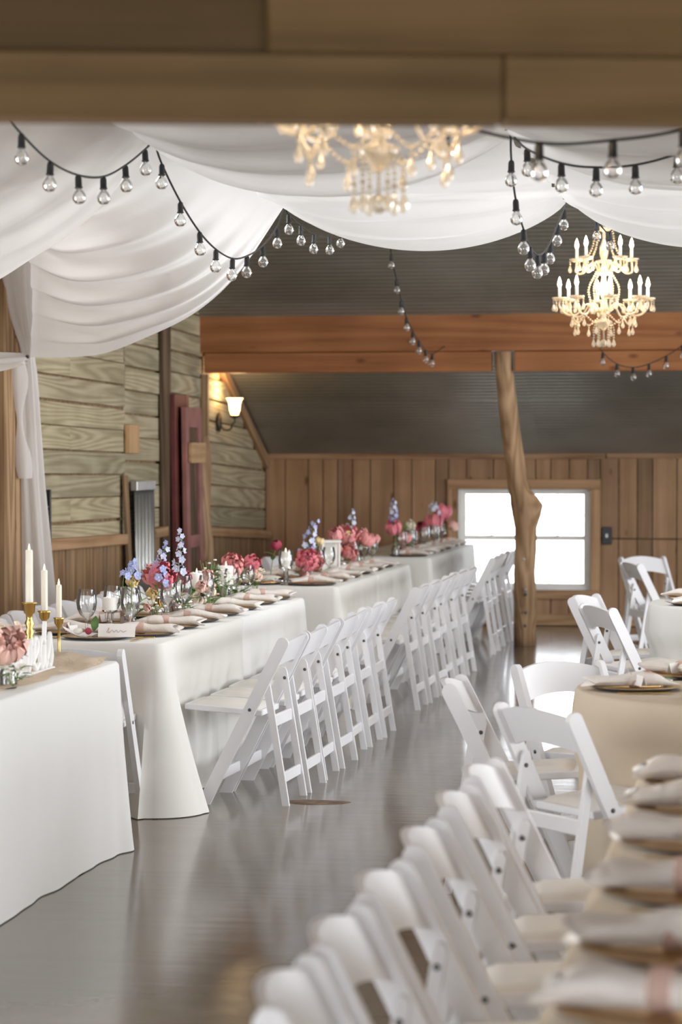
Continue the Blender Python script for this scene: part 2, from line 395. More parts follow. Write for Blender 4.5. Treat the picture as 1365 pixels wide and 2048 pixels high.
tag(plank('trim_1', (XL + .02, YB - .045, 1.565), (-1.52, YB - .045, 1.565), (0, 0, 1), .055, .03, 'wainscot_wood'), kind='structure')
tag(plank('trim_2', (-1.51, YB - .045, 1.57), (2.4, YB - .045, 1.57), (0, 0, 1), .05, .03, 'wainscot_wood'), kind='structure')
tag(plank('baseboard_back', (XL + .03, YB - .042, .055), (2.4, YB - .042, .055), (0, 0, 1), .10, .03, 'rail_wood'), kind='structure')

# window: wooden casing, two single-hung units side by side
win = tag(empty('window_1', (0, YB, 0)), kind='structure')
def wplank(name, a, b, wdir, W, T, mat): return plank(name, a, b, wdir, W, T, mat, win)
wplank('casing', (WX0 - .09, -.045, WZ1 + .035), (WX1 + .09, -.045, WZ1 + .035), (0, 0, 1), .09, .035, 'rail_wood')
wplank('casing', (WX0 - .09, -.045, WZ0 - .035), (WX1 + .09, -.045, WZ0 - .035), (0, 0, 1), .08, .035, 'rail_wood')
wplank('casing', (WX0 - .045, -.047, WZ0 + .005), (WX0 - .045, -.047, WZ1 - .01), (1, 0, 0), .09, .035, 'rail_wood')
wplank('casing', (WX1 + .045, -.047, WZ0 + .005), (WX1 + .045, -.047, WZ1 - .01), (1, 0, 0), .09, .035, 'rail_wood')
fr = MB()
for x0, x1 in ((WX0, WX0 + .04), (WX1 - .04, WX1), ((WX0 + WX1) / 2 - .035, (WX0 + WX1) / 2 + .035)): fr.box((x0, .0, WZ0), (x1, .10, WZ1), .004)
fr.box((WX0 + .04, .0, WZ0), (WX1 - .04, .10, WZ0 + .035), .004); fr.box((WX0 + .04, .0, WZ1 - .03), (WX1 - .04, .10, WZ1), .004)
obj('window_frame', fr.mesh('window_frame', 'vinyl_window', False), win)
mid = (WX0 + WX1) / 2
for x0, x1 in ((WX0 + .04, mid - .035), (mid + .035, WX1 - .04)):
    for z0, z1, yy in ((WZ0 + .035, .815, .03), (.80, WZ1 - .03, .055)):
        sm = MB(); t = .03
        sm.box((x0, yy, z0), (x0 + t, yy + .025, z1), .003); sm.box((x1 - t, yy, z0), (x1, yy + .025, z1), .003)
        sm.box((x0 + t, yy, z0), (x1 - t, yy + .025, z0 + t), .003); sm.box((x0 + t, yy, z1 - t), (x1 - t, yy + .025, z1), .003)
        if z0 > .7:
            cxm = (x0 + x1) / 2; sm.box((cxm - .005, yy + .008, z0 + t), (cxm + .005, yy + .016, z1 - t)); sm.box((x0 + t, yy + .008, (z0 + z1) / 2 - .005), (x1 - t, yy + .016, (z0 + z1) / 2 + .005))
        sash = obj('sash', sm.mesh('sash', 'vinyl_window', False), win)
        obj('pane', MB().box((x0 + t * .7, yy + .010, z0 + t * .7), (x1 - t * .7, yy + .014, z1 - t * .7)).mesh('pane', 'window_glass', False), sash)
    lk = MB().lathe([(.035, 0), (.03, .012), (.012, .022), (.001, .024)], 12, ((x0 + x1) / 2, .04, .815))
    obj('sash_lock', lk.mesh('sash_lock', 'vinyl_window'), win)
sw = MB().box((-.045, -.03, -.08), (.045, 0, .08), .006)
swo = tag(obj('switch_box', sw.mesh('switch_box', 'switch_dark', False), None, (-1.505, YB - .03, .835)), 'dark switch box on the boards right of the window', 'switch box')
sp = MB().box((-.012, -.04, -.02), (.012, -.03, .02), .003); obj('toggle', sp.mesh('toggle', 'metal_galv', False), swo)

# left wall: backing gable, weathered boards, posts, wainscot
def gable(name, x0, x1, holes):
    b = MB(); ys = sorted({-3.2, 4.8, 12.5, YB + .1} | {h[0] for h in holes} | {h[1] for h in holes})
    for y0, y1 in zip(ys, ys[1:]):
        hs = sorted([h for h in holes if h[0] <= y0 + 1e-6 and h[1] >= y1 - 1e-6], key=lambda h: h[2])
        z = -.05; top0 = 2.95 if y0 < 4.8 else roof_z(y0) + .1; top1 = 2.95 if y1 <= 4.8 else roof_z(y1) + .1
        for h in hs: b.box((x0, y0, z), (x1, y1, h[2])); z = h[3]
        vs = [(x, y, zz) for x in (x0, x1) for y, zz in ((y0, z), (y1, z), (y1, top1), (y0, top0))]
        b.add(vs, [(0, 1, 2, 3), (7, 6, 5, 4), (0, 4, 5, 1), (1, 5, 6, 2), (2, 6, 7, 3), (3, 7, 4, 0)])
    return tag(obj(name, b.mesh(name, 'wainscot_wood', False)), kind='structure')
wall_left = gable('wall_left', XL - .2, XL, [(3.6, 7.6, .1, 2.3), (10.3, 14.7, 3.5, 4.9)])
wall_right = gable('wall_right', XR, XR + .2, [(y0, y1, .1, 2.4) for y0, y1 in RIGHT_OPEN] + [(9.0, 9.8, 3.0, 4.8), (9.8, 14.2, 3.0, 4.8), (14.2, 15.0, 3.0, 4.8), (15.0, 16.0, 3.0, 4.8)])
def boards(y0, y1, z0, z1, rows, tilt, seed, skip_joint=None):
    r2 = random.Random(seed); z = z0
    hgt = (z1 - z0) / rows
    for i in range(rows):
        w = hgt * (1 + r2.uniform(-.02, .02)); t = .02 + r2.random() * .012
        if z + w > roof_z(max(y0, y1)) + .3 and y1 > 20.4: pass
        zc = z + w / 2; dy = (y1 - y0)
        sl = tilt + r2.uniform(-.004, .004)
        if skip_joint: parts = [(y0, skip_joint[i % len(skip_joint)]), (skip_joint[i % len(skip_joint)], y1)]
        else: parts = [(y0, y1)]
        for a, b in parts:
            ya, yb = a + .004, b - .004
            za = zc - sl * (ya - y0); zb = zc - sl * (yb - y0)
            lim = 0
            if yb > 20.6:                      # trimmed under the sloping roof
                while zb + w / 2 > roof_z(yb) - .02 and yb - ya > .25:
                    yb -= .05; zb = zc - sl * (yb - y0)
                if zb + w / 2 > roof_z(yb) - .02: continue
            plank('board', (XL + t / 2 + .002, ya, za), (XL + t / 2 + .002, yb, zb), (0, 0, 1), w - .012, t, 'barn_board', wall_left, .004)
        z += hgt
boards(14.2, 17.84, 0.99, 3.96, 18, 0.012, 3, [15.5, 16.4, 15.1])
boards(17.85, 18.97, 1.02, 3.99, 17, 0.016, 5)
boards(18.98, 20.38, 1.05, 3.45, 14, 0.02, 8)
boards(20.39, 22.99, 0.98, 2.78, 10, 0.035, 11)
def wains(y0, y1, zt, tilt=0.0):
    y = y0
    while y < y1 - .05:
        w = rnd.choice([.13, .16, .19, .22]); yb = min(y + w, y1); t = .016 + rnd.random() * .012
        zz = zt - tilt * ((y + yb) / 2 - y0)
        plank('plank', (XL + .02 + t / 2, (y + yb) / 2, .004), (XL + .02 + t / 2, (y + yb) / 2, zz - .03), (0, 1, 0), yb - y - .008, t, 'wainscot_wood', wall_left)
        y = yb
    plank('cap_rail', (XL + .05, y0 - .02, zt), (XL + .05, y1, zt - tilt * (y1 - y0)), (0, 0, 1), .075, .10, 'rail_wood', wall_left, .006)
wains(15.67, 17.66, 1.005, .015); wains(18.42, 18.9, .985, -.02); wains(20.35, 22.98, .945, .045); wains(14.2, 14.6, 1.0)
def post(name, y0, y1, z1, dep, mat, lab):
    o = plank(name, (XL + .03 + dep / 2, (y0 + y1) / 2, 0), (XL + .03 + dep / 2, (y0 + y1) / 2, z1), (0, 1, 0), y1 - y0, dep, mat, None, .012)
    tag(o, kind='structure'); return o
post('trim_3', 18.86, 19.07, 4.0, .05, 'post_dark', '')
p4 = post('trim_4', 14.66, 14.86, 3.2, .09, 'wainscot_wood', ''); post('trim_5', 14.87, 15.06, 3.2, .10, 'rail_wood', '')
# sloping trim under the roof and short upright at the beam end
tag(plank('trim_6', (XL + .04, 23.0, 1.50), (XL + .04, 20.55, 2.54), (0, 0, 1), .10, .05, 'rail_wood'), kind='structure')
tag(plank('trim_7', (XL + .06, 20.33, 0), (XL + .06, 20.33, 2.25), (0, 1, 0), .06, .06, 'wainscot_wood'), kind='structure')

# roof: slab, corrugated sheets on the far slope, low ceiling over the camera
ra = math.atan(0.423)
ceil = MB()
def slab(b, y0, z0, y1, z1, t=.12, xa=XL - .2, xb=XR + .2):
    vs = [(x, y, z + d) for x in (xa, xb) for (y, z) in ((y0, z0), (y1, z1)) for d in (0, t)]
    b.add(vs, [(0, 1, 3, 2), (4, 6, 7, 5), (0, 4, 5, 1), (2, 3, 7, 6), (0, 2, 6, 4), (1, 5, 7, 3)])
slab(ceil, YB + .1, roof_z(YB + .1) + .03, 12.5, roof_z(12.5) + .03); slab(ceil, 12.5, roof_z(12.5) + .03, 11.6, roof_z(11.6) + .03); slab(ceil, 10.6, roof_z(10.6) + .03, 4.75, roof_z(4.75) + .03)
slab(ceil, 11.6, roof_z(11.6) + .03, 10.6, roof_z(10.6) + .03, .12, XL - .2, -3.0); slab(ceil, 11.6, roof_z(11.6) + .03, 10.6, roof_z(10.6) + .03, .12, 1.5, XR + .2)  # gap between these slabs is the added skylight
slab(ceil, 4.9, 2.92, -3.2, 2.92); slab(ceil, 9.45, 3.15, 4.9, 3.15)   # second slab: unseen deck added to shade the near drapes from above
ceiling = tag(obj('ceiling', ceil.mesh('ceiling', 'post_dark', False)), kind='structure')
SW = .66; cs = MB(); nc = 60; Ls = 2.6
vs = []; fs = []
for i in range(nc + 1):
    s = SW * i / nc; zz = .007 * math.sin(2 * math.pi * s / .066)
    vs += [(-Ls / 2, s, zz), (Ls / 2, s, zz)]
for i in range(nc): fs.append((2 * i, 2 * i + 1, 2 * i + 3, 2 * i + 2))
sheet = cs.add(vs, fs).mesh('metal_sheet', 'ceiling_metal')
for r_ in range(17):
    for c_ in range(4):
        s = r_ * (SW - .015); y = YB - s * math.cos(ra); z = 1.57 + s * math.sin(ra)
        off = (r_ % 2) * .006 + (c_ % 2) * .003 + .012
        M = Matrix.Translation((XL + .02 + Ls / 2 + c_ * (Ls - .05), y, z + off - .02)) @ Matrix.Rotation(math.pi - ra, 4, 'X') @ Matrix.Identity(4)
        obj('metal_sheet', sheet, ceiling, M=M)
# beams
def beam(name, label, parts):
    e = empty(name); tag(e, label, 'beam')
    for n, a, b, wd_, W, T, mat in parts: plank(n, a, b, wd_, W, T, mat, e, .006)
    return e
BY = 20.36
beam('timber_beam', 'reddish double timber beam across the hall in front of the metal roof',
     [('upper_timber', (XL + .0, BY, 2.625), (XR, BY, 2.625), (0, 0, 1), .39, .13, 'beam_fir'),
      ('lower_timber', (XL + .06, BY + .01, 2.345), (-2.275, BY + .01, 2.345), (0, 0, 1), .165, .10, 'beam_fir'),
      ('lower_timber', (-2.085, BY + .01, 2.345), (XR, BY + .01, 2.345), (0, 0, 1), .165, .10, 'beam_fir')])
a = R(13.6); dx, dy = math.cos(a), math.sin(a); cx, cyb = -.82, 4.80
def nb(s, off=0.0): return (cx + dx * s - dy * off, cyb + dy * s + dx * off)
def nbp(s, z, off=0.0): x, y = nb(s, off); return (x, y, z)
beam('entrance_beam', 'blurred brown timber beam running across the top of the picture',
     [('lower_timber', nbp(-4.0, 2.33), nbp(.30, 2.33), (0, 0, 1), .128, .10, 'beam_near'),
      ('lower_timber', nbp(.302, 2.33), nbp(6.9, 2.33), (0, 0, 1), .128, .10, 'beam_near'),
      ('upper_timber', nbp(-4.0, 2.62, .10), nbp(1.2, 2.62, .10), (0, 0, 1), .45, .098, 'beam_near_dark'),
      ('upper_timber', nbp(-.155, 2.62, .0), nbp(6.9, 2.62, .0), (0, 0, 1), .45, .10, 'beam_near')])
wf = MB(); wf.box((XL - .2, -3.2, -.05), (-3.0, -3.0, 2.95)); wf.box((3.0, -3.2, -.05), (XR + .2, -3.0, 2.95)); wf.box((-3.0, -3.2, 2.3), (3.0, -3.0, 2.95))
tag(obj('wall_front', wf.mesh('wall_front', 'wainscot_wood', False)), kind='structure')

# tree-trunk post
ring = [(0.0, -2.035, .093, .095, 20.74), (.12, -2.04, .092, .09, 20.735), (.34, -2.03, .095, .095, 20.70), (.6, -2.035, .09, .09, 20.67), (.8, -2.02, .088, .09, 20.65), (.98, -2.015, .092, .095, 20.63),
        (1.08, -2.015, .108, .10, 20.62), (1.17, -2.03, .108, .105, 20.60), (1.24, -2.04, .10, .10, 20.59), (1.30, -2.065, .088, .095, 20.58), (1.38, -2.085, .080, .088, 20.57),
        (1.50, -2.095, .082, .082, 20.55), (1.63, -2.115, .078, .08, 20.52), (1.8, -2.135, .078, .078, 20.49), (2.01, -2.155, .076, .076, 20.45), (2.2, -2.17, .073, .074, 20.41), (2.425, -2.18, .070, .07, 20.365)]
tb = MB(); seg = 22; vs = []; fs = []
for i, (z, xc, rx, ry, yc) in enumerate(ring):
    for k in range(seg):
        t = 2 * math.pi * k / seg
        q = 1 + .05 * math.sin(3 * t + z * 4) + .03 * math.sin(7 * t + z * 9) + .02 * math.sin(11 * t - z * 15)
        bx = 0
        dr = abs(((t - 5.9) + math.pi) % (2 * math.pi) - math.pi)     # broken limb stub on the right side
        if 1.0 < z < 1.28 and dr < .7: bx = .075 * (1 - dr / .7) * (1 - abs(z - 1.17) / .14 if abs(z - 1.17) < .14 else 0)
        vs.append((xc + (rx * q + bx) * math.cos(t), yc + (ry * q + bx * .6) * math.sin(t), z))
for i in range(len(ring) - 1):
    for k in range(seg): fs.append((i * seg + k, i * seg + (k + 1) % seg, (i + 1) * seg + (k + 1) % seg, (i + 1) * seg + k))
fs += [tuple(range(seg - 1, -1, -1)), tuple((len(ring) - 1) * seg + k for k in range(seg))]
trunk = tag(obj('tree_trunk_post', tb.add(vs, fs).mesh('tree_trunk_post', 'log')), 'crooked bare tree trunk post holding up the beam by the window', 'post')
for z, xo, dk in ((.87, 0, 1), (.72, -.01, 0), (.47, 0, 0), (.43, .005, 1), (.28, .005, 1), (.17, .0, 1)):
    hm = MB().lathe([(.013, 0), (.013, .014), (.008, .018), (.001, .018)], 8, M=Matrix.Translation((-2.03 + xo + .012, 20.575 + .03 * (1 - z), z)) @ Matrix.Rotation(R(90), 4, 'X'))
    obj('bolt', hm.mesh('bolt', 'bolt' if dk else 'metal_galv'), trunk)

# things on the left wall
blk = tag(plank('wood_block', (XL + .055, 17.95, 1.60), (XL + .055, 17.95, 1.81), (0, 1, 0), .29, .04, 'pine_pale'), 'small pale pine block fixed on the weathered boards', 'wood block')
def corrug(name, label, y0, y1, zt, pitch, mat, lean, X):
    m = MB(); n = int((y1 - y0) / pitch * 8)
    def fn(u, v): return (X + lean * (1 - v) + .018 * math.sin(2 * math.pi * (y1 - y0) * u / pitch), y0 + (y1 - y0) * u, .01 + v * zt)
    m.grid(fn, n, 1); o = obj(name, m.mesh(name, mat)); so = o.modifiers.new('thickness', 'SOLIDIFY'); so.thickness = .003
    return tag(o, label, 'metal sheet')
sh = corrug('corrugated_sheet', 'shiny corrugated metal strip leaning upright against the barn boards', 17.80, 18.34, 1.37, .105, 'metal_galv', .02, XL + .11)
plank('top_edge', (XL + .11, 17.79, 1.36), (XL + .11, 18.35, 1.36), (0, 0, 1), .07, .05, 'metal_galv', sh)
tag(plank('wood_strip', (XL + .13, 17.71, .01), (XL + .06, 17.72, 1.44), (0, 1, 0), .09, .025, 'wainscot_wood'), 'thin brown wooden strip standing beside the corrugated metal', 'wood strip')
st = empty('metal_strip', (XL + .10, 15.50, 0)); tag(st, 'dark ridged metal strip standing behind the white curtain', 'metal strip')
m = MB(); m.box((-.012, -.10, .0), (.012, .10, 1.37), .004); m.box((.012, .075, .0), (.03, .10, 1.37), .003); obj('body', m.mesh('body', 'metal_dark', False), st)
rib = MB().box((.012, -.075, -.008), (.024, .065, .008), .004).mesh('ridge', 'metal_dark', False)
for i in range(40): obj('ridge', rib, st, (0, 0, .05 + i * .031))
def red_frame(name, label, y0, y1, X, zt, mat, lean, rails, inner):
    e = empty(name, (X, 0, 0)); tag(e, label, 'shutter')
    w = .10
    for y in (y0 + w / 2, y1 - w / 2): plank('stile', (lean, y, 0.0), (0, y, zt), (0, 1, 0), w, .04, mat, e)
    for z, h in rails: plank('rail', (lean * (1 - z / zt), y0 + w, z), (lean * (1 - z / zt), y1 - w, z), (0, 0, 1), h, .036, mat, e)
    if inner: plank('infill_board', (lean - .012, (y0 + y1) / 2, .1), (-.012, (y0 + y1) / 2, zt - .1), (0, 1, 0), y1 - y0 - 2 * w, .02, inner, e)
    return e
red_frame('old_door_frame', 'tall dark red painted door frame leaning behind the pinkish one', 19.02, 19.50, XL + .10, 2.06, 'red_paint', .03, [(2.01, .10), (1.2, .10), (.2, .12)], 'red_paint')
f2 = red_frame('faded_door_frame', 'faded pinkish red door frame with wooden bracket leaning at the wall', 19.08, 19.62, XL + .175, 1.96, 'red_paint_faded', .03, [(1.88, .16), (.9, .10), (.2, .12)], 'post_dark')
plank('bracket', (.045, 19.12, 1.60), (.045, 19.60, 1.60), (0, 0, 1), .16, .03, 'pine_pale', f2)
lg = MB(); vs = []; fs = []
for i in range(9):
    z = 1.74 * i / 8; r = .13 - .06 * (i / 8) + .012 * math.sin(i * 2.1)
    for k in range(12):
        t = 2 * math.pi * k / 12; vs.append((XL + .15 - .03 * i / 8 + r * .7 * math.cos(t), 20.03 + .05 * math.sin(i) - .05 * (i / 8) + r * math.sin(t) * (1 + .08 * math.sin(3 * t + i)), z))
for i in range(8):
    for k in range(12): fs.append((i * 12 + k, i * 12 + (k + 1) % 12, (i + 1) * 12 + (k + 1) % 12, (i + 1) * 12 + k))
fs += [tuple(range(11, -1, -1)), tuple(8 * 12 + k for k in range(12))]
tag(obj('log', lg.add(vs, fs).mesh('log', 'log')), 'rough brown log stump standing by the wall below the sconce', 'log')

# wall sconce, lit
sc = empty('wall_sconce', (XL + .05, 20.90, 1.86)); tag(sc, 'lit wall sconce with frosted flared shade on scrolled bracket', 'sconce')
obj('wall_plate', MB().lathe([(.001, 0), (.05, .0), (.055, .008), (.03, .02), (.001, .024)], 16, M=Matrix.Rotation(R(90), 4, 'Y') @ Matrix.Scale(1.6, 4, (1, 0, 0))).mesh('wall_plate', 'iron'), sc)
sp = [(.02, 0, -.02)] + [(.07 + .045 * math.cos(t), 0, -.035 + .035 * math.sin(t)) for t in [math.pi + i * .5 for i in range(8)]] + [(.14, 0, 0.0), (.14, 0, .04)]
obj('arm', MB().tube(catmull(sp, 4), .008, 8).mesh('arm', 'iron'), sc)
obj('cup', MB().lathe([(.012, .03), (.04, .045), (.05, .055), (.02, .06)], 16, (.14, 0, 0)).mesh('cup', 'iron'), sc)
obj('shade', MB().lathe([(.03, .06), (.045, .10), (.05, .15), (.06, .19), (.075, .205), (.07, .205), (.045, .15), (.03, .065)], 20, (.14, 0, 0), cap=False).mesh('shade', 'shade_lit'), sc)
def point(name, loc, power, col, rad, parent):
    l = bpy.data.lights.new(name, 'POINT'); l.energy = power; l.color = col; l.shadow_soft_size = rad
    return obj(name, l, parent, loc)
point('sconce_light', (.15, 0, .27), 7, (1, .66, .33), .04, sc)

# ------------------------------------------------------------------ ceiling drapes
PX = [-2.39, -.99, .41, 1.81]; PY0, PY1, PY2, PH = 7.0, 9.53, 12.17, 2.835
def drape(name, label, fn, nu, nv, cat='drape', group='white ceiling drapes'):
    m = MB().grid(fn, nu, nv); o = obj(name, m.mesh(name, 'drape')); return tag(o, label, cat, group)
def centre_panel(x0, x1, ya, yb, s0, s1, nf, ph):
    def fn(u, v):
        w = 4 * u * (1 - u); e = 1 - w
        vv = v + (1 - (1 - v) ** 2.0 - v) * e * .75                 # folds gather at the far pins
        x = x0 + (x1 - x0) * u
        sag = (s0 + (s1 - s0) * v ** 1.6) * w ** .85
        fold = (.016 * math.sin(2 * math.pi * (nf * v ** 1.3 + ph)) + .007 * math.sin(2 * math.pi * (2.3 * nf * v + 1.7 * ph + .4 * u))) * w ** .5 * (.3 + v)
        ruck = .010 * e ** 3 * math.sin(40 * v + 9 * u)
        return (x + ruck, ya + (yb - ya) * vv, PH - sag + fold + ruck + .012 * math.sin(9 * x + 5 * v) * (1 - v))
    return fn
for i in range(3):
    side = ['middle', 'right', 'outer right'][i]
    if i < 2: drape('ceiling_drape', f'near swag of white ceiling fabric, {["between the two front pins","right of the right front pin"][i]}', centre_panel(PX[i], PX[i + 1], PY0, PY1, .14, .24, 4, .2 + i * .3), 48, 56)
    if i < 2: drape('ceiling_drape', f'far swag of white ceiling fabric, {["between the two rear pins","right of the right rear pin above the chandelier"][i]}', centre_panel(PX[i], PX[i + 1], PY1 + .02, PY2, .10, .225, 4, .6 + i * .37), 48, 56)
E2 = [(0, 2.835), (.145, 2.54), (.284, 2.37), (.468, 2.26), (.677, 2.183), (1, 2.20)]
E1 = [(0, 2.835), (.136, 2.647), (.256, 2.527), (.356, 2.472), (.492, 2.393), (.75, 2.27), (1, 2.20)]
E0 = [(0, 2.84), (.14, 2.74), (.3, 2.64), (.5, 2.53), (.75, 2.38), (1, 2.25)]
EF = [(0, 2.84), (.14, 2.79), (.3, 2.72), (.5, 2.62), (.75, 2.50), (1, 2.38)]
EU = [(0, 2.86), (.2, 2.86), (.45, 2.88), (.7, 2.95), (1, 3.15)]
T1 = (-4.55, 12.3); T2 = (-4.56, 14.95); T0 = (-4.55, 9.6)
def side_panel(pa, ta, taba, pb, tb_, tabb, nf, ph):
    def fn(u, v):
        g = (1 - u) ** 2
        vv = v + (1 - (1 - v) ** 2.4 - v) * g
        xa, ya_ = pa[0] + (ta[0] - pa[0]) * u, pa[1] + (ta[1] - pa[1]) * u
        xb, yb_ = pb[0] + (tb_[0] - pb[0]) * u, pb[1] + (tb_[1] - pb[1]) * u
        za, zb = smooth_tab(taba, u), smooth_tab(tabb, u)
        k = vv ** 1.25; w = (u * (1 - u) * 4) ** .6
        belly = -.07 * 4 * v * (1 - v) * w
        fold = (.030 * math.sin(2 * math.pi * (nf * v ** 1.1 + ph + .25 * u)) + .010 * math.sin(2 * math.pi * (2.1 * nf * v + 2 * ph - .3 * u))) * w * (.35 + .65 * math.sin(math.pi * min(1, v * 1.02)))
        return (xa + (xb - xa) * vv + fold * .35, ya_ + (yb_ - ya_) * vv, za + (zb - za) * k + belly + fold)
    return fn
drape('ceiling_drape', 'near sloping panel of ceiling fabric falling left of the left front pin', side_panel((PX[0], PY0), T0, EF, (PX[0], PY1), T1, E1, 5, .15), 52, 72)
drape('ceiling_drape', 'large sheer panel of ceiling fabric falling to the tied curtain on the left', side_panel((PX[0], PY1 + .02), (-4.64, 15.0), EU, (PX[0], PY2), T2, E2, 6, .45), 60, 90)
for y, lab in ((PY1, 'thin batten carrying the front row of ceiling drapes'), (PY2, 'thin batten carrying the rear row of ceiling drapes')):
    tag(plank('drape_batten', (-2.45, y + .03, PH + .035), (XR, y + .03, PH + .035), (0, 0, 1), .03, .03, 'white_frame'), lab, 'batten')
# gathered curtain tied to the left post
cv = [(3.15, -4.57, 14.70, .11, .10), (2.8, -4.57, 14.72, .11, .10), (2.5, -4.57, 14.80, .09, .08), (2.28, -4.56, 14.93, .055, .045), (2.20, -4.56, 14.95, .035, .035), (2.12, -4.56, 14.95, .05, .04), (1.9, -4.56, 14.96, .065, .05), (1.4, -4.545, 14.97, .075, .055), (.8, -4.53, 15.0, .10, .065), (.02, -4.50, 15.02, .12, .075)]
zt = [(-c[0], 0) for c in cv]
def cfn(u, v):
    z = 3.15 + (0.02 - 3.15) * v; t = 2 * math.pi * u
    tabs = [[(3.15 - c[0], c[j]) for c in cv] for j in (1, 2, 3, 4)]
    x, y, rx, ry = [interp(tb__, 3.15 - z) for tb__ in tabs]
    q = 1 + .20 * math.sin(6 * t + 1.2 * math.sin(z)) + .10 * math.sin(11 * t + 2 * z)
    return (x + rx * q * math.cos(t), y + ry * q * math.sin(t), z)
cur = tag(obj('curtain', MB().grid(cfn, 72, 60).mesh('curtain', 'drape')), 'white sheer curtain gathered and tied against the left post', 'curtain')
obj('tie_pin', MB().lathe([(.001, -.012), (.012, -.008), (.012, .008), (.001, .012)], 10, (-4.545, 14.895, 2.20)).mesh('tie_pin', 'metal_dark'), cur)
def wfn(u, v):
    z = 2.62 - 2.05 * v * .35 - .1 * v; t = 2 * math.pi * u; r = .035 + .02 * math.sin(v * 9)
    return (-4.60 + .03 * v + r * math.cos(t) * (1 + .3 * math.sin(3 * t + 6 * v)), 14.83 + .07 * v + r * math.sin(t), 2.2 - v * .75)
obj('loose_tail', MB().grid(wfn, 20, 24).mesh('loose_tail', 'drape'), cur)
def vfn(u, v):
    y = 14.9 - 2.6 * u; s = 4 * u * (1 - u)
    return (-4.56 + .02 * math.sin(14 * v + 2 * u), y, 2.22 - .02 * s - v * (.05 + .08 * s) + .01 * math.sin(18 * v))
drape('wall_swag', 'short white fabric swag leaving the curtain tie along the left wall', vfn, 30, 14)

# ------------------------------------------------------------------ tables and cloths
TZ = 0.762
def tablecloth(label, x0, x1, y0, y1, mat, seed, flare=.10, fold=.016, cat='tablecloth', group=None, top=TZ, flat=(), tuck={}):
    rs = random.Random(seed); P = []; r = .035; n = 9
    def edge(a, b, cnt):
        for i in range(cnt):
            t = i / cnt; P.append((a[0] + (b[0] - a[0]) * t, a[1] + (b[1] - a[1]) * t))
    cors = [((x1 - r, y0 + r), -90), ((x1 - r, y1 - r), 0), ((x0 + r, y1 - r), 90), ((x0 + r, y0 + r), 180)]
    pts = []
    for ci, (c, a0) in enumerate(cors):
        for k in range(n):
            t = R(a0 + 90 * k / (n - 1)); pts.append((c[0] + r * math.cos(t), c[1] + r * math.sin(t), math.cos(t), math.sin(t), 1.0))
        c2, a2 = cors[(ci + 1) % 4]; e0 = (c[0] + r * math.cos(R(a0 + 90)), c[1] + r * math.sin(R(a0 + 90))); e1 = (c2[0] + r * math.cos(R(a2)), c2[1] + r * math.sin(R(a2)))
        L = math.hypot(e1[0] - e0[0], e1[1] - e0[1]); cnt = max(10, int(L / .022)); nx, ny = math.cos(R(a0 + 90)), math.sin(R(a0 + 90))
        for k in range(1, cnt):
            t = k / cnt; d = min(t, 1 - t) * L; pts.append((e0[0] + (e1[0] - e0[0]) * t, e0[1] + (e1[1] - e0[1]) * t, nx, ny, math.exp(-(d / .16) ** 2)))
    m = MB(); NP = len(pts); zs = [(0, -.006), (.004, -.002), (.012, .004)] + [(.012 + (top - .014) * (i / 16) ** 1.0, None) for i in range(1, 17)]
    ph = [rs.uniform(0, 6.28) for _ in range(4)]; fr = [rs.uniform(7, 10), rs.uniform(13, 19), rs.uniform(24, 30), rs.uniform(4, 5)]
    s = 0; vs = []; ss = []
    for i in range(NP):
        if i: s += math.hypot(pts[i][0] - pts[i - 1][0], pts[i][1] - pts[i - 1][1])
        ss.append(s)
    for (dz, off) in zs:
        t = dz / top
        for i, (px, py, nx, ny, cw) in enumerate(pts):
            if off is not None: o = off
            else:
                q = .5 * math.sin(fr[0] * ss[i] + ph[0]) + .3 * math.sin(fr[1] * ss[i] + ph[1]) + .2 * math.sin(fr[2] * ss[i] + ph[2] + t) + .35 * math.sin(fr[3] * ss[i] + ph[3])
                o = .006 + t * .018 + fold * min(1, t * 2.2) * (q + .5) * (1 - .4 * cw) + flare * cw * t ** 1.3 + .02 * cw * t * math.sin(30 * ss[i] + ph[1])
                o = max(o, .004)
                st_ = min(1, max(0, (t - .2) / .2)); st_ = st_ * st_ * (3 - 2 * st_) * (1 - cw)
                o -= st_ * (tuck.get('x0', 0) * (nx < -.9) + tuck.get('x1', 0) * (nx > .9) + tuck.get('y0', 0) * (ny < -.9))
                if 'y0' in flat and py < y0 + .3: o = o * min(1, max(0, (py - y0) / .3)) if ny > -.5 else .003
                if 'y1' in flat and py > y1 - .3: o = o * min(1, max(0, (y1 - py) / .3)) if ny < .5 else .003
            vs.append((px + nx * o, py + ny * o, top + .002 - dz))
    fs = [(r_ * NP + i, (r_ + 1) * NP + i, (r_ + 1) * NP + (i + 1) % NP, r_ * NP + (i + 1) % NP) for r_ in range(len(zs) - 1) for i in range(NP)]
    fs.append(tuple(range(NP))); m.add(vs, fs)
    o = obj('tablecloth', m.mesh('tablecloth', mat, True, 60)); return tag(o, label, cat, group)
def table(label, x0, x1, y0, y1):
    e = empty('banquet_table', ((x0 + x1) / 2, (y0 + y1) / 2, 0)); tag(e, label, 'table')
    hx, hy = (x1 - x0) / 2 - .012, (y1 - y0) / 2 - .012
    obj('tabletop', MB().box((-hx, -hy, TZ - .04), (hx, hy, TZ - .004), .006).mesh('tabletop', 'white_frame', False), e)
    lm = MB().tube([(0, 0, 0), (0, 0, TZ - .04)], .014, 8).mesh('leg', 'metal_dark')
    for sx in (-1, 1):
        for sy in (-1, 1): obj('leg', lm, e, (sx * (hx - .08), sy * (hy - .25), 0))
TX0, TX1 = -3.44, -2.695
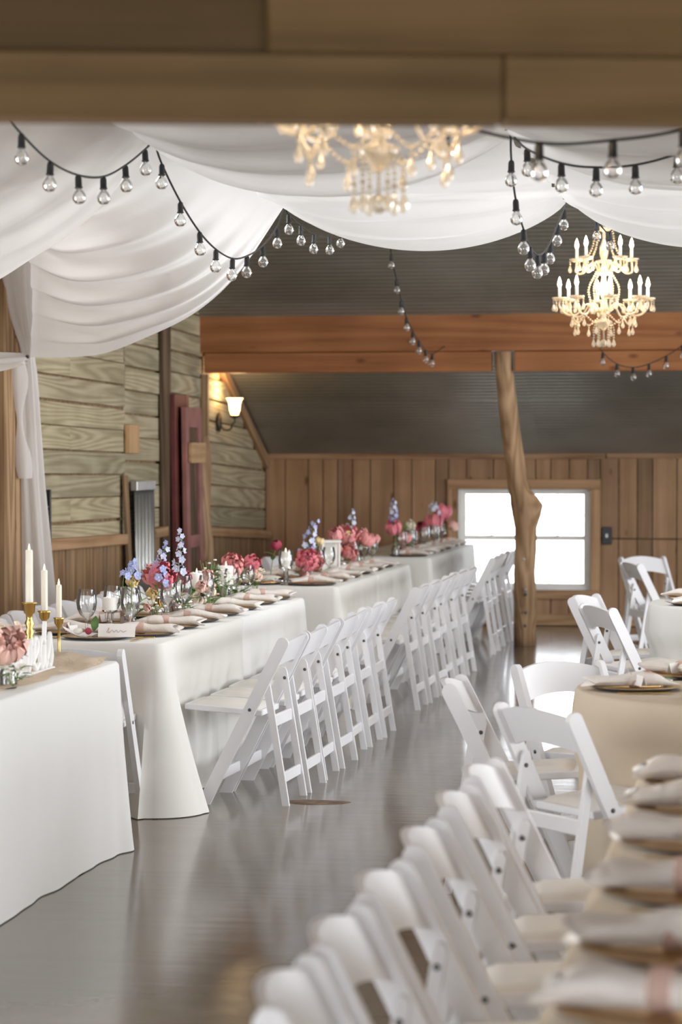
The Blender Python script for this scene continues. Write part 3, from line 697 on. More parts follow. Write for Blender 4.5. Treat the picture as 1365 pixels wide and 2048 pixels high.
longs = [(10.85, 12.60, 'cloth_ivory'), (12.615, 14.32, 'cloth_white'), (15.45, 17.05, 'cloth_ivory'), (17.065, 18.60, 'cloth_ivory'), (19.75, 21.22, 'cloth_ivory'), (21.235, 22.72, 'cloth_white')]
tn = ['first long table', 'middle long table', 'window-end long table']
for i, (y0, y1, mt) in enumerate(longs):
    hf = 'near' if i % 2 == 0 else 'far'
    table(f'folding table under the cloth, {hf} half of the {tn[i // 2]}', TX0, TX1, y0, y1)
    tablecloth(f'floor-length white cloth on the {hf} half of the {tn[i // 2]}', TX0, TX1, y0, y1, mt, 20 + i, .17 if i == 0 else .06, .022, flat=('y1',) if i % 2 == 0 else ('y0',), tuck={'x0': .05, 'x1': .03, 'y0': .05 if i == 0 else 0})
table('folding table under the cloth that carries the white word sign', -3.42, -2.64, 6.6, 9.93)
tablecloth('white cloth on the table with word sign and brass candlesticks', -3.42, -2.64, 6.6, 9.93, 'cloth_white', 40, .06, .012)
table('folding table under the beige cloth in the blurred foreground', -.35, .42, 3.2, 6.85)
tablecloth('beige cloth on the blurred foreground table at lower right', -.35, .42, 3.2, 6.85, 'cloth_beige', 41, .05, .012, tuck={'x0': .09})
def round_cloth(label, cx, cyy, r, mat, seed, push=()):
    rs = random.Random(seed); m = MB(); NP = 180; vs = []; zs = [(0, -.008), (.004, -.001), (.014, .006)] + [(.014 + (TZ - .03) * i / 14, None) for i in range(1, 15)]
    p1, p2 = rs.uniform(0, 6), rs.uniform(0, 6)
    for dz, off in zs:
        t = dz / TZ
        for i in range(NP):
            a = 2 * math.pi * i / NP
            o = off if off is not None else .01 + .05 * t + .035 * min(1, 2 * t) * (math.sin(13 * a + p1) * .6 + math.sin(21 * a + p2) * .4)
            for pa_, pd in push:
                da = (a - pa_ + math.pi) % (2 * math.pi) - math.pi; k_ = math.exp(-(da / .42) ** 4) * min(1, max(0, (t - .22) / .15))
                o = o * (1 - k_) - pd * k_ if off is None else o
            vs.append(((r + o) * math.cos(a), (r + o) * math.sin(a), TZ + .002 - dz))
    fs = [(r_ * NP + i, (r_ + 1) * NP + i, (r_ + 1) * NP + (i + 1) % NP, r_ * NP + (i + 1) % NP) for r_ in range(len(zs) - 1) for i in range(NP)]
    fs.append(tuple(range(NP))); m.add(vs, fs)
    return tag(obj('round_tablecloth', m.mesh('round_tablecloth', mat, True, 60), None, (cx, cyy, 0)), label, 'tablecloth')
def round_table(label, cx, cyy, r):
    e = empty('round_table', (cx, cyy, 0)); tag(e, label, 'table')
    obj('tabletop', MB().lathe([(r - .02, TZ - .04), (r - .012, TZ - .03), (r - .012, TZ - .004), (.01, TZ - .004)], 48).mesh('tabletop', 'white_frame', True, 40), e)
    lm = MB().tube([(0, 0, 0), (0, 0, TZ - .04)], .014, 8).mesh('leg', 'metal_dark')
    for k in range(4): obj('leg', lm, e, (.5 * r * math.cos(k * 1.571 + .78), .5 * r * math.sin(k * 1.571 + .78), 0))
RT1 = (.03, 9.2); RT2 = (.05, 14.3); RR = .74
round_table('round table under the beige cloth', RT1[0], RT1[1], RR); round_cloth('beige cloth on the near round table at the right edge', *RT1, RR, 'cloth_beige', 1, [(math.atan2(-.9, -.815), .02), (math.atan2(.07, -1.2), .02), (math.atan2(.88, -.89), .01)])
round_table('round table under the white cloth', RT2[0], RT2[1], RR); round_cloth('white cloth on the farther round table at the right edge', *RT2, RR, 'cloth_white', 2, [(math.atan2(-.55, -1.01), .04), (math.atan2(.4, -1.15), .02), (math.atan2(.95, -.49), .04)])

# ------------------------------------------------------------------ folding chair
def sx(z): return .17 - .39 * z / .775
def make_chair():
    e = empty('folding_chair')
    d = Vector((-.39, .775)).normalized(); n = Vector((d.y, -d.x)); hw = .028
    top = Vector((sx(.745), .745)); poly = [(.17 - .0315, 0), (.17 + .0315, 0)]
    for k in range(9):
        t = math.pi * k / 8; p = top + n * hw * math.cos(t) + d * hw * math.sin(t); poly.append((p.x, p.y))
    stl = MB().prism(poly, .023).mesh('side_rail', 'resin_white', False)
    for s in (-1, 1): obj('side_rail', stl, e, (0, s * .2015, 0))
    def rail(u, v, th):
        y = -.190 + .38 * u; q = 1 - (y / .19) ** 2
        z = (.628 + .028 * q) + (.118) * v - .0 * q if True else 0
        return (sx(z) - .032 * q + th, y, z)
    m = MB(); nu, nv = 12, 4
    for th in (-.009, .009): m.grid(lambda u, v: rail(u, v, th), nu, nv)
    k0 = (nu + 1) * (nv + 1)
    def id_(i, j, s): return s * k0 + i * (nv + 1) + j
    fs = [f[::-1] for f in m.f[:nu * nv]] + m.f[nu * nv:]
    for i in range(nu): fs += [(id_(i, 0, 0), id_(i + 1, 0, 0), id_(i + 1, 0, 1), id_(i, 0, 1)), (id_(i, nv, 1), id_(i + 1, nv, 1), id_(i + 1, nv, 0), id_(i, nv, 0))]
    m.f = fs; m.m = [0] * len(fs)
    obj('backrest', m.mesh('backrest', 'resin_white', True, 40), e)
    tl = math.atan2(.025, .37); S = Matrix.Translation((.085, 0, .433)) @ Matrix.Rotation(-tl, 4, 'Y')
    m = MB()
    for s in (-1, 1): m.box((-.185, s * .158 - .009, -.014), (.185, s * .158 + .009, .014), .004, S)
    m.box((.16, -.15, -.014), (.185, .15, .014), .004, S); m.box((-.185, -.15, -.014), (-.165, .15, .014), .004, S); m.box((-.165, -.15, -.004), (.16, .15, .004), 0, S)
    obj('seat', m.mesh('seat', 'resin_white', False), e)
    def pad(u, v):
        x = -.168 + .335 * u; y = -.150 + .30 * v; ed = min(u, 1 - u, v, 1 - v)
        h = .012 + .016 * min(1, ed / .10) ** .5 + .004 * math.sin(math.pi * u) * math.sin(math.pi * v)
        return S @ Vector((x, y, h))
    obj('cushion', MB().grid(pad, 12, 12).mesh('cushion', 'seat_vinyl'), e)
    a0, a1 = Vector((-.215, 0, 0)), Vector((-.118, 0, .60)); dd = (a1 - a0).normalized()
    lp = []
    for p, k in ((a0, 0), (a1, 1)): lp.append((p, k))
    leg = MB().prism([(-.231, 0), (-.199, 0), (-.104, .588), (-.112, .604), (-.126, .604), (-.135, .588)], .02).mesh('leg', 'resin_white', False)
    for s in (-1, 1): obj('leg', leg, e, (0, s * .1785, 0))
    def lx(z): return -.215 + .097 * z / .6
    for z, h in ((.385, .055), (.125, .05)):
        obj('stretcher', MB().box((lx(z) - .009, -.168, z - h / 2), (lx(z) + .009, .168, z + h / 2), .004).mesh('stretcher', 'resin_white', False), e)
    obj('stretcher', MB().box((sx(.13) - .009, -.19, .105), (sx(.13) + .009, .19, .155), .004).mesh('stretcher', 'resin_white', False), e)
    bt = MB().lathe([(.008, -.002), (.008, .002), (.001, .0035)], 8, M=Matrix.Rotation(R(90), 4, 'X')).mesh('bolt', 'bolt')
    for y, x, z in ((-.2135, sx(.44), .44), (.2135, sx(.44), .44), (-.168, lx(.555), .555), (.168, lx(.555), .555)): obj('bolt', bt, e, (x, y, z), math.pi if y > 0 and z < .5 or (y < 0 and z > .5) else 0)
    return e
proto = make_chair(); first = [True]
def chair(x, y, rz, label, group):
    o = proto if first[0] else copy_tree(proto); first[0] = False
    o.location = (x, y, 0); o.rotation_euler = (0, 0, rz); tag(o, label, 'chair', group); return o
for i, y in enumerate([11.38, 11.83, 12.28, 12.74, 13.2, 13.67, 14.12]):
    lab = ['nearest white folding chair tucked at the aisle side of the first long table'] + [f'white folding chair, {ORD[k]} from the near end, aisle side of the first long table' for k in range(1, 7)]
    chair(-2.40 + [0, .015, .005, .02, .0, .01, .02][i], y, math.pi + [-.04, -.02, .01, -.02, .02, 0, .01][i], lab[i], 'chairs on the aisle side of the first long table')
for i, y in enumerate([15.62, 16.08, 16.56, 17.05, 17.55, 18.08]):
    chair(-2.40 + [0, .01, .02, 0, .01, .02][i], y, math.pi + [0, .02, -.02, .01, 0, -.02][i], f'white folding chair, {ORD[i]} from the near end, aisle side of the middle long table', 'chairs on the aisle side of the middle long table')
for i, y in enumerate([19.92, 20.38, 20.86, 21.34]):
    chair(-2.40 + [0, -.01, -.02, .01][i], y, math.pi, f'white folding chair, {ORD[i]} from the near end, aisle side of the window-end table', 'chairs on the aisle side of the window-end table')
for i, y in enumerate([12.30, 12.76, 13.22, 13.68, 14.14, 14.60, 15.05, 19.45]):
    lab = f'white folding chair on the wall side behind the glasses, {ORD[i]} counting from the left' if i < 7 else 'single white folding chair back on the wall side beyond the far peonies'
    chair(-3.73, y, R([1, -2, 2, 0, -1, 2, 0, -4][i]), lab, 'chairs on the wall side of the long tables')
chair(-2.965, 10.62, R(90), 'white folding chair at the head of the first long table beside the candlesticks', None)
for i, y in enumerate([3.98, 4.46, 4.97, 5.58, 6.18, 6.72]):
    chair(-.565, y, R([2, 0, -1, 1, 0, -2][i]), f'blurred white chair at the foreground beige table, {ORD[i]} from the bottom of the picture', 'chairs at the foreground beige table')
def at_table(bx, by, dx_, dy_, label, g):                  # back top at (bx,by), facing (dx,dy)
    l = math.hypot(dx_, dy_); chair(bx + .22 * dx_ / l, by + .22 * dy_ / l, math.atan2(dy_, dx_), label, g)
g = 'chairs round the near round table'
at_table(-.785, 8.3, .742, .67, 'white folding chair with its back to the camera at the near round table', g)
at_table(-1.185, 9.27, 1, .02, 'white folding chair seen edge-on at the aisle side of the near round table', g)
at_table(-.86, 10.08, .62, -.78, 'white folding chair on the window side of the near round table, facing the camera', g)
g = 'chairs round the farther round table'
at_table(-.96, 13.75, .89, .46, 'front chair of the pair left of the farther round table', g)
at_table(-1.105, 14.70, .96, -.27, 'rear chair of the pair left of the farther round table', g)
at_table(-.44, 15.25, .45, -.9, 'white chair behind the farther round table, only its back showing', g)
g = 'chairs before the back wall'
at_table(-1.07, 19.02, .93, .37, 'front chair of the pair before the back wall right of the window', g)
at_table(-1.04, 20.10, .60, -.80, 'rear chair of the pair before the back wall right of the window', g)

# ------------------------------------------------------------------ place settings
pl = MB(); pl.lathe([(.01, .008), (.108, .008), (.116, .011), (.155, .0145), (.163, .0145)], 40, cap=False); pl.cur = 1
pl.lathe([(.163, .0145), (.164, .013), (.135, .0015), (.12, .0), (.01, .0)], 40, cap=False)
PLATE = pl.mesh('charger_plate', ['plate_gold', 'plate_dark'])
def napkin_mesh(seed, L=.31):
    r2 = random.Random(seed); a, b, c = [r2.uniform(0, 6.28) for _ in range(3)]
    def fn(u, v):
        x = -L / 2 + L * u; e = abs(2 * u - 1); t = 2 * math.pi * v
        pinch = 1 - .20 * math.exp(-((u - .45) / .09) ** 2)
        w = (.044 + .014 * e ** 2.0 + .005 * math.sin(7 * u + a)) * pinch; h = (.021 - .008 * e ** 3 + .003 * math.sin(9 * u + b)) * (1 + .15 * (1 - pinch))
        rr = 1 + .10 * math.sin(3 * t + 5 * u + c) * e
        end = .02 * math.sin(2 * t + a) * max(0, e - .75) * 4
        return (x + end, w * rr * math.cos(t), h + .002 + h * rr * math.sin(t))
    m = MB().grid(fn, 22, 16)
    for uu in (0, 22): m.f.append(tuple(uu * 17 + k for k in range(16))); m.m.append(0)
    return m.mesh('napkin', 'napkin')
NAPS = [napkin_mesh(s) for s in range(5)]
def rfn(u, v):
    t = 2 * math.pi * u; x = -.038 + .036 * v; return (x, .0385 * math.cos(t), .0225 + .0245 * math.sin(t))
RIB = MB().grid(rfn, 20, 2).mesh('ribbon', 'ribbon')
def tfn(u, v): return (-.05 - .10 * u, (-.012 + .024 * v) + .03 * u + .012 * math.sin(6 * u), .048 - .036 * u ** 1.5 + .008 * math.sin(9 * u))
TAIL = MB().grid(tfn, 8, 2).mesh('ribbon_tail', 'ribbon')
CARD = MB().box((-.030, -.0006, 0), (.030, .0006, .038), 0, Matrix.Rotation(R(-16), 4, 'X')).box((-.030, -.0006, 0), (.030, .0006, .038), 0, Matrix.Translation((0, .022, 0)) @ Matrix.Rotation(R(16), 4, 'X')).mesh('place_card', 'paper', False)
def leafm(m, base, tip, w, up=Vector((0, 0, 1)), curl=.15):
    base = Vector(base); tip = Vector(tip); d = tip - base; sd = d.cross(up)
    if sd.length < 1e-6: sd = Vector((1, 0, 0))
    sd.normalize(); nn = sd.cross(d).normalized()
    def fn(u, v):
        k = math.sin(math.pi * min(1, u * .97 + .02)) ** .8
        return base + d * u + sd * (v - .5) * 2 * w * k + nn * (curl * d.length * math.sin(math.pi * u) - .3 * w * abs(v - .5) * 2 * k)
    m.grid(fn, 6, 2)
lm = MB(); leafm(lm, (0, 0, .004), (-.07, .05, .014), .016); leafm(lm, (0, 0, .004), (-.085, -.01, .02), .017); leafm(lm, (0, 0, .004), (-.05, -.05, .012), .014)
SPRIG = lm.mesh('leaf_sprig', 'leaf')
fk = MB(); fk.box((-.10, -.004, .002), (.03, .004, .006), .0015); fk.box((.03, -.011, .002), (.05, .011, .006), .0015)
for k in range(4): fk.box((.05, -.010 + k * .006, .003), (.095, -.0075 + k * .006, .006))
FORK = fk.mesh('fork', 'gold', False)
kn = MB(); kn.box((-.11, -.005, .001), (-.005, .005, .007), .002); kn.prism([(-.005, -.006), (.08, -.007), (.105, .002), (.10, .007), (-.005, .007)], .002, Matrix.Translation((0, 0, .004)) @ Matrix.Rotation(R(-90), 4, 'X'))
KNIFE = kn.mesh('knife', 'gold', False)
cnt = [0]
def setting(x, y, rz, who, group, cutlery=False, card=True, sprig=True, nap=True, tails=False):
    """rz: direction from the guest to the table centre"""
    p = obj('charger_plate', PLATE, None, (x, y, TZ + .003), rz); tag(p, f'gold charger plate, {who}', 'plate', f'charger plates, {group}')
    c, s = math.cos(rz), math.sin(rz); rs = random.Random(cnt[0]); cnt[0] += 1
    def w(a, b): return (x + c * a - s * b, y + s * a + c * b)
    if nap:
        nx, ny = w(-.02, rs.uniform(-.01, .01))
        n = obj('napkin', NAPS[cnt[0] % 5], None, (nx, ny, TZ + .0135), rz + math.pi + rs.uniform(-.12, .12)); n.scale = (1, 1.2, 1.45) if group == 'foreground table' else (1, 1, 1.1)
        tag(n, f'rolled cream napkin, {who}', 'napkin', f'rolled napkins, {group}')
        obj('ribbon', RIB, n)
        if tails: obj('ribbon_tail', TAIL, n); t2 = obj('ribbon_tail', TAIL, n, (0, .01, 0), .35)
        if sprig:
            lx_, ly_ = w(.09, rs.uniform(-.02, .02)); q = obj('leaf_sprig', SPRIG, None, (lx_, ly_, TZ + .028), rz + rs.uniform(-.4, .4) + math.pi); q.scale = (.8, .8, .8)
            tag(q, f'green leaf sprig, {who}', 'leaf sprig', f'leaf sprigs, {group}')
    if card:
        cx_, cy_ = w(.02, -.055); q = obj('place_card', CARD, None, (cx_, cy_, TZ + .022), rz + math.pi / 2 + rs.uniform(-.3, .3))
        tag(q, f'tent place card, {who}', 'place card', f'place cards, {group}')
    if cutlery:
        for nme, me, bx in (('fork', FORK, -.185), ('knife', KNIFE, .185)):
            fx, fy = w(-.0, bx); q = obj(nme, me, None, (fx, fy, TZ + .004), rz + rs.uniform(-.05, .05)); tag(q, f'gold {nme}, {who}', nme, f'gold cutlery, {group}')
for i, y in enumerate([11.30, 11.78, 12.25, 12.73, 13.2, 13.68, 14.12]): setting(-2.90, y, math.pi, f'{ORD[i]} from near end, aisle side of first long table', 'aisle side of the first long table', i < 3)
for i, y in enumerate([11.35, 11.95, 12.5, 13.1, 13.65]): setting(-3.26, y, 0, f'{ORD[i]} from near end, wall side of first long table', 'wall side of the first long table', False, i < 3, False)
for i, y in enumerate([15.66, 16.12, 16.60, 17.1, 17.6, 18.1]): setting(-2.90, y, math.pi, f'{ORD[i]} from near end, aisle side of middle long table', 'aisle side of the middle long table', False, i < 3)
for i, y in enumerate([15.7, 16.4, 17.1, 17.8]): setting(-3.26, y, 0, f'{ORD[i]} from near end, wall side of middle long table', 'wall side of the middle long table', False, False, i < 2)
for i, y in enumerate([19.96, 20.45, 20.95, 21.45, 21.95, 22.42]): setting(-2.90, y, math.pi, f'{ORD[i]} from near end, aisle side of window-end table', 'aisle side of the window-end table', False, False, i < 2)
for i, y in enumerate([3.84, 4.32, 4.88, 5.50, 6.03, 6.50]): setting(-.165, y, 0, f'{ORD[i]} from the bottom on the foreground table', 'foreground table', True, False, False, True, i in (0, 2))
def around(ct, ang, r, who, grp, **k): setting(ct[0] + r * math.cos(ang), ct[1] + r * math.sin(ang), ang + math.pi, who, grp, **k)
around(RT1, math.atan2(-.2, -.74), .54, 'left one on the near round table', 'near round table', cutlery=True, tails=True)
around(RT1, math.atan2(-.74, -.28), .50, 'front one on the near round table', 'near round table', tails=True)
around(RT1, math.atan2(.6, -.55), .54, 'rear one on the near round table', 'near round table', sprig=False)
around(RT2, math.atan2(-.45, -.7), .54, 'front one on the farther round table', 'farther round table', card=False, sprig=False)
around(RT2, math.atan2(.35, -.75), .54, 'rear one on the farther round table', 'farther round table', card=False, sprig=False)
# head place of the first table: open white napkin with egg and fig, larger card
obj_p = tag(obj('charger_plate', PLATE, None, (-3.05, 11.07, TZ + .003)), 'large gold charger at the head of the first long table', 'plate')
def hn(u, v):
    t = 2 * math.pi * u; r = .02 + .085 * v
    return (r * math.cos(t) * (1.15 + .12 * math.sin(3 * t)), r * math.sin(t) * (.8 + .1 * math.sin(4 * t)), .004 + .035 * v ** 2 * (.7 + .5 * math.cos(2 * t)) + .004 * math.sin(5 * t))
tag(obj('open_napkin', MB().grid(hn, 30, 6).mesh('open_napkin', 'napkin_white'), None, (-3.08, 11.03, TZ + .012)), 'open white napkin bowl on the head charger', 'napkin')
tag(obj('sugared_almond', MB().sphere((0, 0, 0), .018, 12, 8, (1.3, 1, .85)).mesh('sugared_almond', 'white_petal'), None, (-3.12, 11.0, TZ + .042)), 'white egg-shaped sweet lying in the open napkin', 'sweet')
tag(obj('dried_berry', MB().sphere((0, 0, 0), .016, 10, 8).mesh('dried_berry', 'burgundy'), None, (-3.072, 11.0, TZ + .042)), 'dark red berry lying in the open napkin', 'berry')
lf = MB(); leafm(lf, (0, 0, 0), (.01, .0, .07), .02, Vector((0, 1, 0))); tag(obj('eucalyptus_leaf', lf.mesh('eucalyptus_leaf', 'leaf'), None, (-3.055, 11.03, TZ + .04)), 'single upright green leaf in the open napkin', 'leaf')
mc = MB().box((-.085, -.001, 0), (.085, .001, .062), 0, Matrix.Rotation(R(-18), 4, 'X')); menu = tag(obj('name_card', mc.mesh('name_card', 'paper', False), None, (-2.93, 10.96, TZ + .02), R(4)), 'long ivory name card with script standing at the head place', 'name card')
scr = catmull([(-.045, -.002, .02), (-.035, -.002, .042), (-.038, -.002, .018), (-.02, -.002, .03), (-.012, -.002, .022), (0, -.002, .031), (.008, -.002, .021), (.02, -.002, .03), (.03, -.002, .022), (.045, -.002, .028)], 5)
obj('script_line', MB().tube([(p.x, p.y + .3 * p.z - .0035, p.z) for p in scr], .0011, 4).mesh('script_line', 'ink'), menu)
tag(obj('place_card', CARD, None, (-3.17, 11.12, TZ + .022), R(65)), 'white tent card left of the open napkin', 'place card')
tag(obj('place_card', CARD, None, (-3.02, 11.22, TZ + .022), R(70)), 'white tent card behind the open napkin', 'place card')
for nme, me, xx in (('fork', FORK, -3.25), ('knife', KNIFE, -2.84)): tag(obj(nme, me, None, (xx, 11.02, TZ + .004), R(84)), f'gold {nme} at the head place of the first long table', nme)

# ------------------------------------------------------------------ glasses, candles, vases
GOB = MB().lathe([(.001, .003), (.034, .0), (.034, .003), (.006, .010), (.0045, .05), (.008, .075), (.028, .090), (.040, .115), (.043, .14), (.040, .17), (.035, .195)], 20, cap=False).mesh('goblet', 'glass')
def goblet(x, y, label, s=1.0, z=TZ + .003):
    o = obj('goblet', GOB, None, (x, y, z)); o.scale = (s, s, s); return tag(o, label, 'glass', 'clear stemmed glasses')
VOT = MB().lathe([(.001, 0), (.026, 0), (.03, .006), (.034, .06), (.036, .085), (.034, .085), (.030, .01)], 18, cap=False).mesh('votive_glass', 'mercury_glass')
def votive(x, y, label):
    return tag(obj('votive_glass', VOT, None, (x, y, TZ + .003)), label, 'votive', 'blush mercury votives')
def bottle(x, y, mat, label, s=1.0):
    b = MB().lathe([(.001, 0), (.028, 0), (.032, .006), (.033, .055), (.026, .075), (.014, .09), (.013, .115), (.017, .12), (.013, .12), (.011, .09), (.026, .06), (.028, .01)], 16, cap=False)
    o = obj('bud_vase', b.mesh('bud_vase', mat), None, (x, y, TZ + .003)); o.scale = (s, s, s); return tag(o, label, 'vase', 'bud vases')
def pillar(x, y, h, r, label, stand=0.0):
    e = empty('pillar_candle', (x, y, TZ + .003)); tag(e, label, 'candle')
    if stand:
        obj('glass_stand', MB().lathe([(.001, .002), (r * 1.1, 0), (r * .9, .01), (r * .35, .02), (r * .35, stand - .02), (r * 1.05, stand - .006), (r * 1.05, stand), (.001, stand - .003)], 18, cap=False).mesh('glass_stand', 'glass'), e)
    obj('wax', MB().lathe([(.001, stand), (r, stand), (r, stand + h - .004), (r - .004, stand + h), (r * .7, stand + h - .004), (.001, stand + h - .006)], 24).mesh('wax', 'wax_white', True, 50), e)
    obj('flame', MB().lathe([(.001, 0), (.006, .006), (.004, .02), (.0005, .032)], 8, (0, 0, stand + h - .006)).mesh('flame', 'led_flame'), e)
def lantern(x, y, w, h, label, rz=0):
    e = empty('white_lantern', (x, y, TZ + .003), rz); tag(e, label, 'lantern')
    obj('base', MB().box((-w / 2, -w / 2, 0), (w / 2, w / 2, .015), .003).mesh('base', 'white_frame', False), e)
    obj('roof', MB().box((-w / 2 - .006, -w / 2 - .006, h - .02), (w / 2 + .006, w / 2 + .006, h), .004).mesh('roof', 'white_frame', False), e)
    pm_ = MB().box((-.008, -.008, .015), (.008, .008, h - .02), .002).mesh('post', 'white_frame', False)
    for a_ in (-1, 1):
        for b_ in (-1, 1): obj('post', pm_, e, (a_ * (w / 2 - .008), b_ * (w / 2 - .008), 0))
    obj('panel', MB().box((-w / 2 + .016, -.003, .015), (w / 2 - .016, .003, h - .02)).mesh('panel', 'paper', False), e)
# ------------------------------------------------------------------ flowers
def bloom_mesh(name, mat, r, layers, seed, openness=.5, centre=None):
    r2 = random.Random(seed); m = MB()
    for L in range(layers):
        f = (L + 1) / layers; rad = r * (.28 + .72 * f); n = 4 + L * 2
        for k in range(n):
            az = 2 * math.pi * k / n + L * .7 + r2.uniform(-.15, .15); tip = R(4 + 70 * openness * f ** 1.5 + r2.uniform(-8, 8)); w = 1.25 * math.pi / n * 1.15
            ph = r2.uniform(0, 6); jr = r2.uniform(.88, 1.14); tw = r2.uniform(-.35, .35)
            def fn(u, v):
                th = R(165) + (tip - R(165)) * v; wf = math.sin(math.pi * min(.93, .12 + v * .80)) ** .6
                a = az + tw * v + (u - .5) * 2 * w * wf * (.8 + .3 * math.sin(th)); ruff = 1 + .10 * math.sin(9 * u + ph) * v ** 2 + .10 * math.cos(math.pi * (u - .5)) * v - .05 + (.10 + .16 * f * openness) * max(0, v - .55) / .45
                q = rad * ruff * jr
                return (q * math.sin(th) * math.cos(a), q * math.sin(th) * math.sin(a), q * .92 * math.cos(th))
            m.grid(fn, 5, 5)
    mats = [mat]
    if centre:
        m.cur = 1; mats.append(centre)
        for k in range(14): a = r2.uniform(0, 6.28); m.sphere((r * .22 * math.cos(a) * r2.random(), r * .22 * math.sin(a), r * (.35 + .3 * r2.random())), r * .09, 6, 4)
    return m.mesh(name, mats)
BL = {'peony': bloom_mesh('bloom', 'peony_pink', .062, 5, 1, .55), 'peony_open': bloom_mesh('bloom', 'peony_coral', .07, 5, 2, .95, 'yellow_petal'), 'coral': bloom_mesh('bloom', 'peony_coral', .058, 5, 3, .6),
      'blush': bloom_mesh('bloom', 'blush', .036, 4, 4, .4), 'cream': bloom_mesh('bloom', 'cream_petal', .038, 4, 5, .35), 'yellow': bloom_mesh('bloom', 'yellow_petal', .030, 4, 6, .6), 'burg': bloom_mesh('bloom', 'burgundy', .036, 5, 7, .35)}
nf_ = [0]
def flower(kind, base, head, name, label, s=1.0, leaves=2, tilt=None):
    nf_[0] += 1; rs = random.Random(nf_[0]); e = empty(name, (base[0], base[1], TZ + .02)); tag(e, label, 'flower')
    b = Vector(base[:2] + (TZ + .02,)); h = Vector(head); rel = h - b; d = rel.normalized()
    M = Matrix.Translation(rel) @ Vector((0, 0, 1)).rotation_difference(((tilt and Vector(tilt)) or (d + Vector((rs.uniform(-.3, .3), rs.uniform(-.5, -.1), .2)))).normalized()).to_matrix().to_4x4() @ Matrix.Rotation(rs.uniform(0, 6), 4, 'Z') @ Matrix.Scale(s, 4)
    obj('bloom', BL[kind], e, M=M)
    mp_ = rel * .5 + Vector((rs.uniform(-.02, .02), rs.uniform(-.02, .02), .02)); pts = catmull([(0, 0, 0), mp_, rel * .96], 5)
    obj('stem', MB().tube(pts, .0028, 5).mesh('stem', 'stem'), e)
    for k in range(leaves):
        m = MB(); p = pts[int(len(pts) * (.5 + .16 * k))]; a_ = rs.uniform(0, 6.28); leafm(m, p, p + Vector((.075 * math.cos(a_), .075 * math.sin(a_), rs.uniform(-.02, .04))), .016)
        obj('leaf', m.mesh('leaf', 'leaf'), e)
    return e
def floret(mat):
    m = MB()
    for k in range(5):
        a_ = 2 * math.pi * k / 5; c_, s_ = math.cos(a_), math.sin(a_)
        def fn(u, v):
            L = .019 * u; w = .0095 * math.sin(math.pi * min(.97, .15 + .75 * u)) * (v - .5) * 2
            return (c_ * L - s_ * w, s_ * L + c_ * w, .006 * u + .004 * math.cos(math.pi * (v - .5)))
        m.grid(fn, 3, 2)
    m.cur = 1; m.sphere((0, 0, .004), .004, 6, 4); m.cur = 0; m.tube([(0, 0, 0), (.002, 0, -.022)], [.004, .001], 5)
    return m.mesh('floret', [mat, 'white_petal'])
FL = {'blue': floret('blue_petal'), 'pale': floret('pale_blue_petal')}
def delphinium(base, path, label, mats=('blue', 'pale'), n=13, start=.45, s=1.0, spread=.022):
    nf_[0] += 1; rs = random.Random(nf_[0] * 3); b = Vector(base + (TZ + .02,)); e = empty('delphinium', b); tag(e, label, 'flower', 'blue delphinium spikes')
    pts = catmull([(0, 0, 0)] + [Vector(p) - b for p in path], 8); obj('stem', MB().tube(pts, [.003 - .0015 * i / len(pts) for i in range(len(pts))], 5).mesh('stem', 'stem'), e)
    cd = Vector((.17, -.98, 0))
    for k in range(n):
        t = start + (1 - start) * k / (n - 1); p = pts[min(len(pts) - 1, int(t * (len(pts) - 1)))]; a_ = k * 2.4 + rs.uniform(-.4, .4); r_ = spread * (1.15 - .8 * (t - start) / (1 - start))
        o_ = Vector((math.cos(a_), math.sin(a_), .2)); d = (o_ + cd * .8).normalized()
        q = (Vector((0, 0, 1)).rotation_difference(d)).to_matrix().to_4x4(); sc_ = s * (1.1 - .45 * (t - start) / (1 - start))
        obj('floret', FL[mats[0] if rs.random() < .6 else mats[1]], e, M=Matrix.Translation(p + o_ * r_) @ q @ Matrix.Rotation(rs.uniform(0, 6), 4, 'Z') @ Matrix.Scale(sc_, 4))
    m = MB()
    for k in range(3):
        p = pts[int(len(pts) * (.2 + .1 * k))]; a_ = rs.uniform(0, 6.28); leafm(m, p, p + Vector((.06 * math.cos(a_), .06 * math.sin(a_), .03)), .012)
    obj('leaves', m.mesh('leaves', 'leaf'), e)
def filler(x, y, z0, z1, label, col='white_petal', n=26, spread=.05, seed=1, leafy=6):
    rs = random.Random(seed); e = empty('filler_sprig', (x, y, z0)); tag(e, label, 'flower'); H = z1 - z0
    st_, fl, lv = MB(), MB(), MB()
    for k in range(6):
        a_ = k * 1.05; tip = Vector((spread * math.cos(a_), spread * math.sin(a_), H * rs.uniform(.75, 1))); st_.tube([(0, 0, 0), tip * .5 + Vector((0, 0, .02)), tip], .0014, 4)
    for k in range(n):
        a_ = rs.uniform(0, 6.28); r_ = spread * rs.random() ** .6 * 1.1; c_ = Vector((r_ * math.cos(a_), r_ * math.sin(a_), H * rs.uniform(.55, 1.02)))
        for q in range(4): fl.sphere(c_ + Vector((.005 * math.cos(q * 1.57), .005 * math.sin(q * 1.57), 0)), .0048, 5, 4)
    for k in range(leafy):
        a_ = rs.uniform(0, 6.28); p = Vector((.4 * spread * math.cos(a_), .4 * spread * math.sin(a_), H * rs.uniform(.3, .8))); leafm(lv, p, p + Vector((.06 * math.cos(a_), .06 * math.sin(a_), .03 * rs.uniform(-.5, 1.5))), .010)
    obj('stems', st_.mesh('stems', 'stem'), e); b_ = obj('tiny_blossoms', fl.mesh('tiny_blossoms', col), e); b_['kind'] = 'stuff'; obj('leaves', lv.mesh('leaves', 'leaf'), e)
CX = -3.06
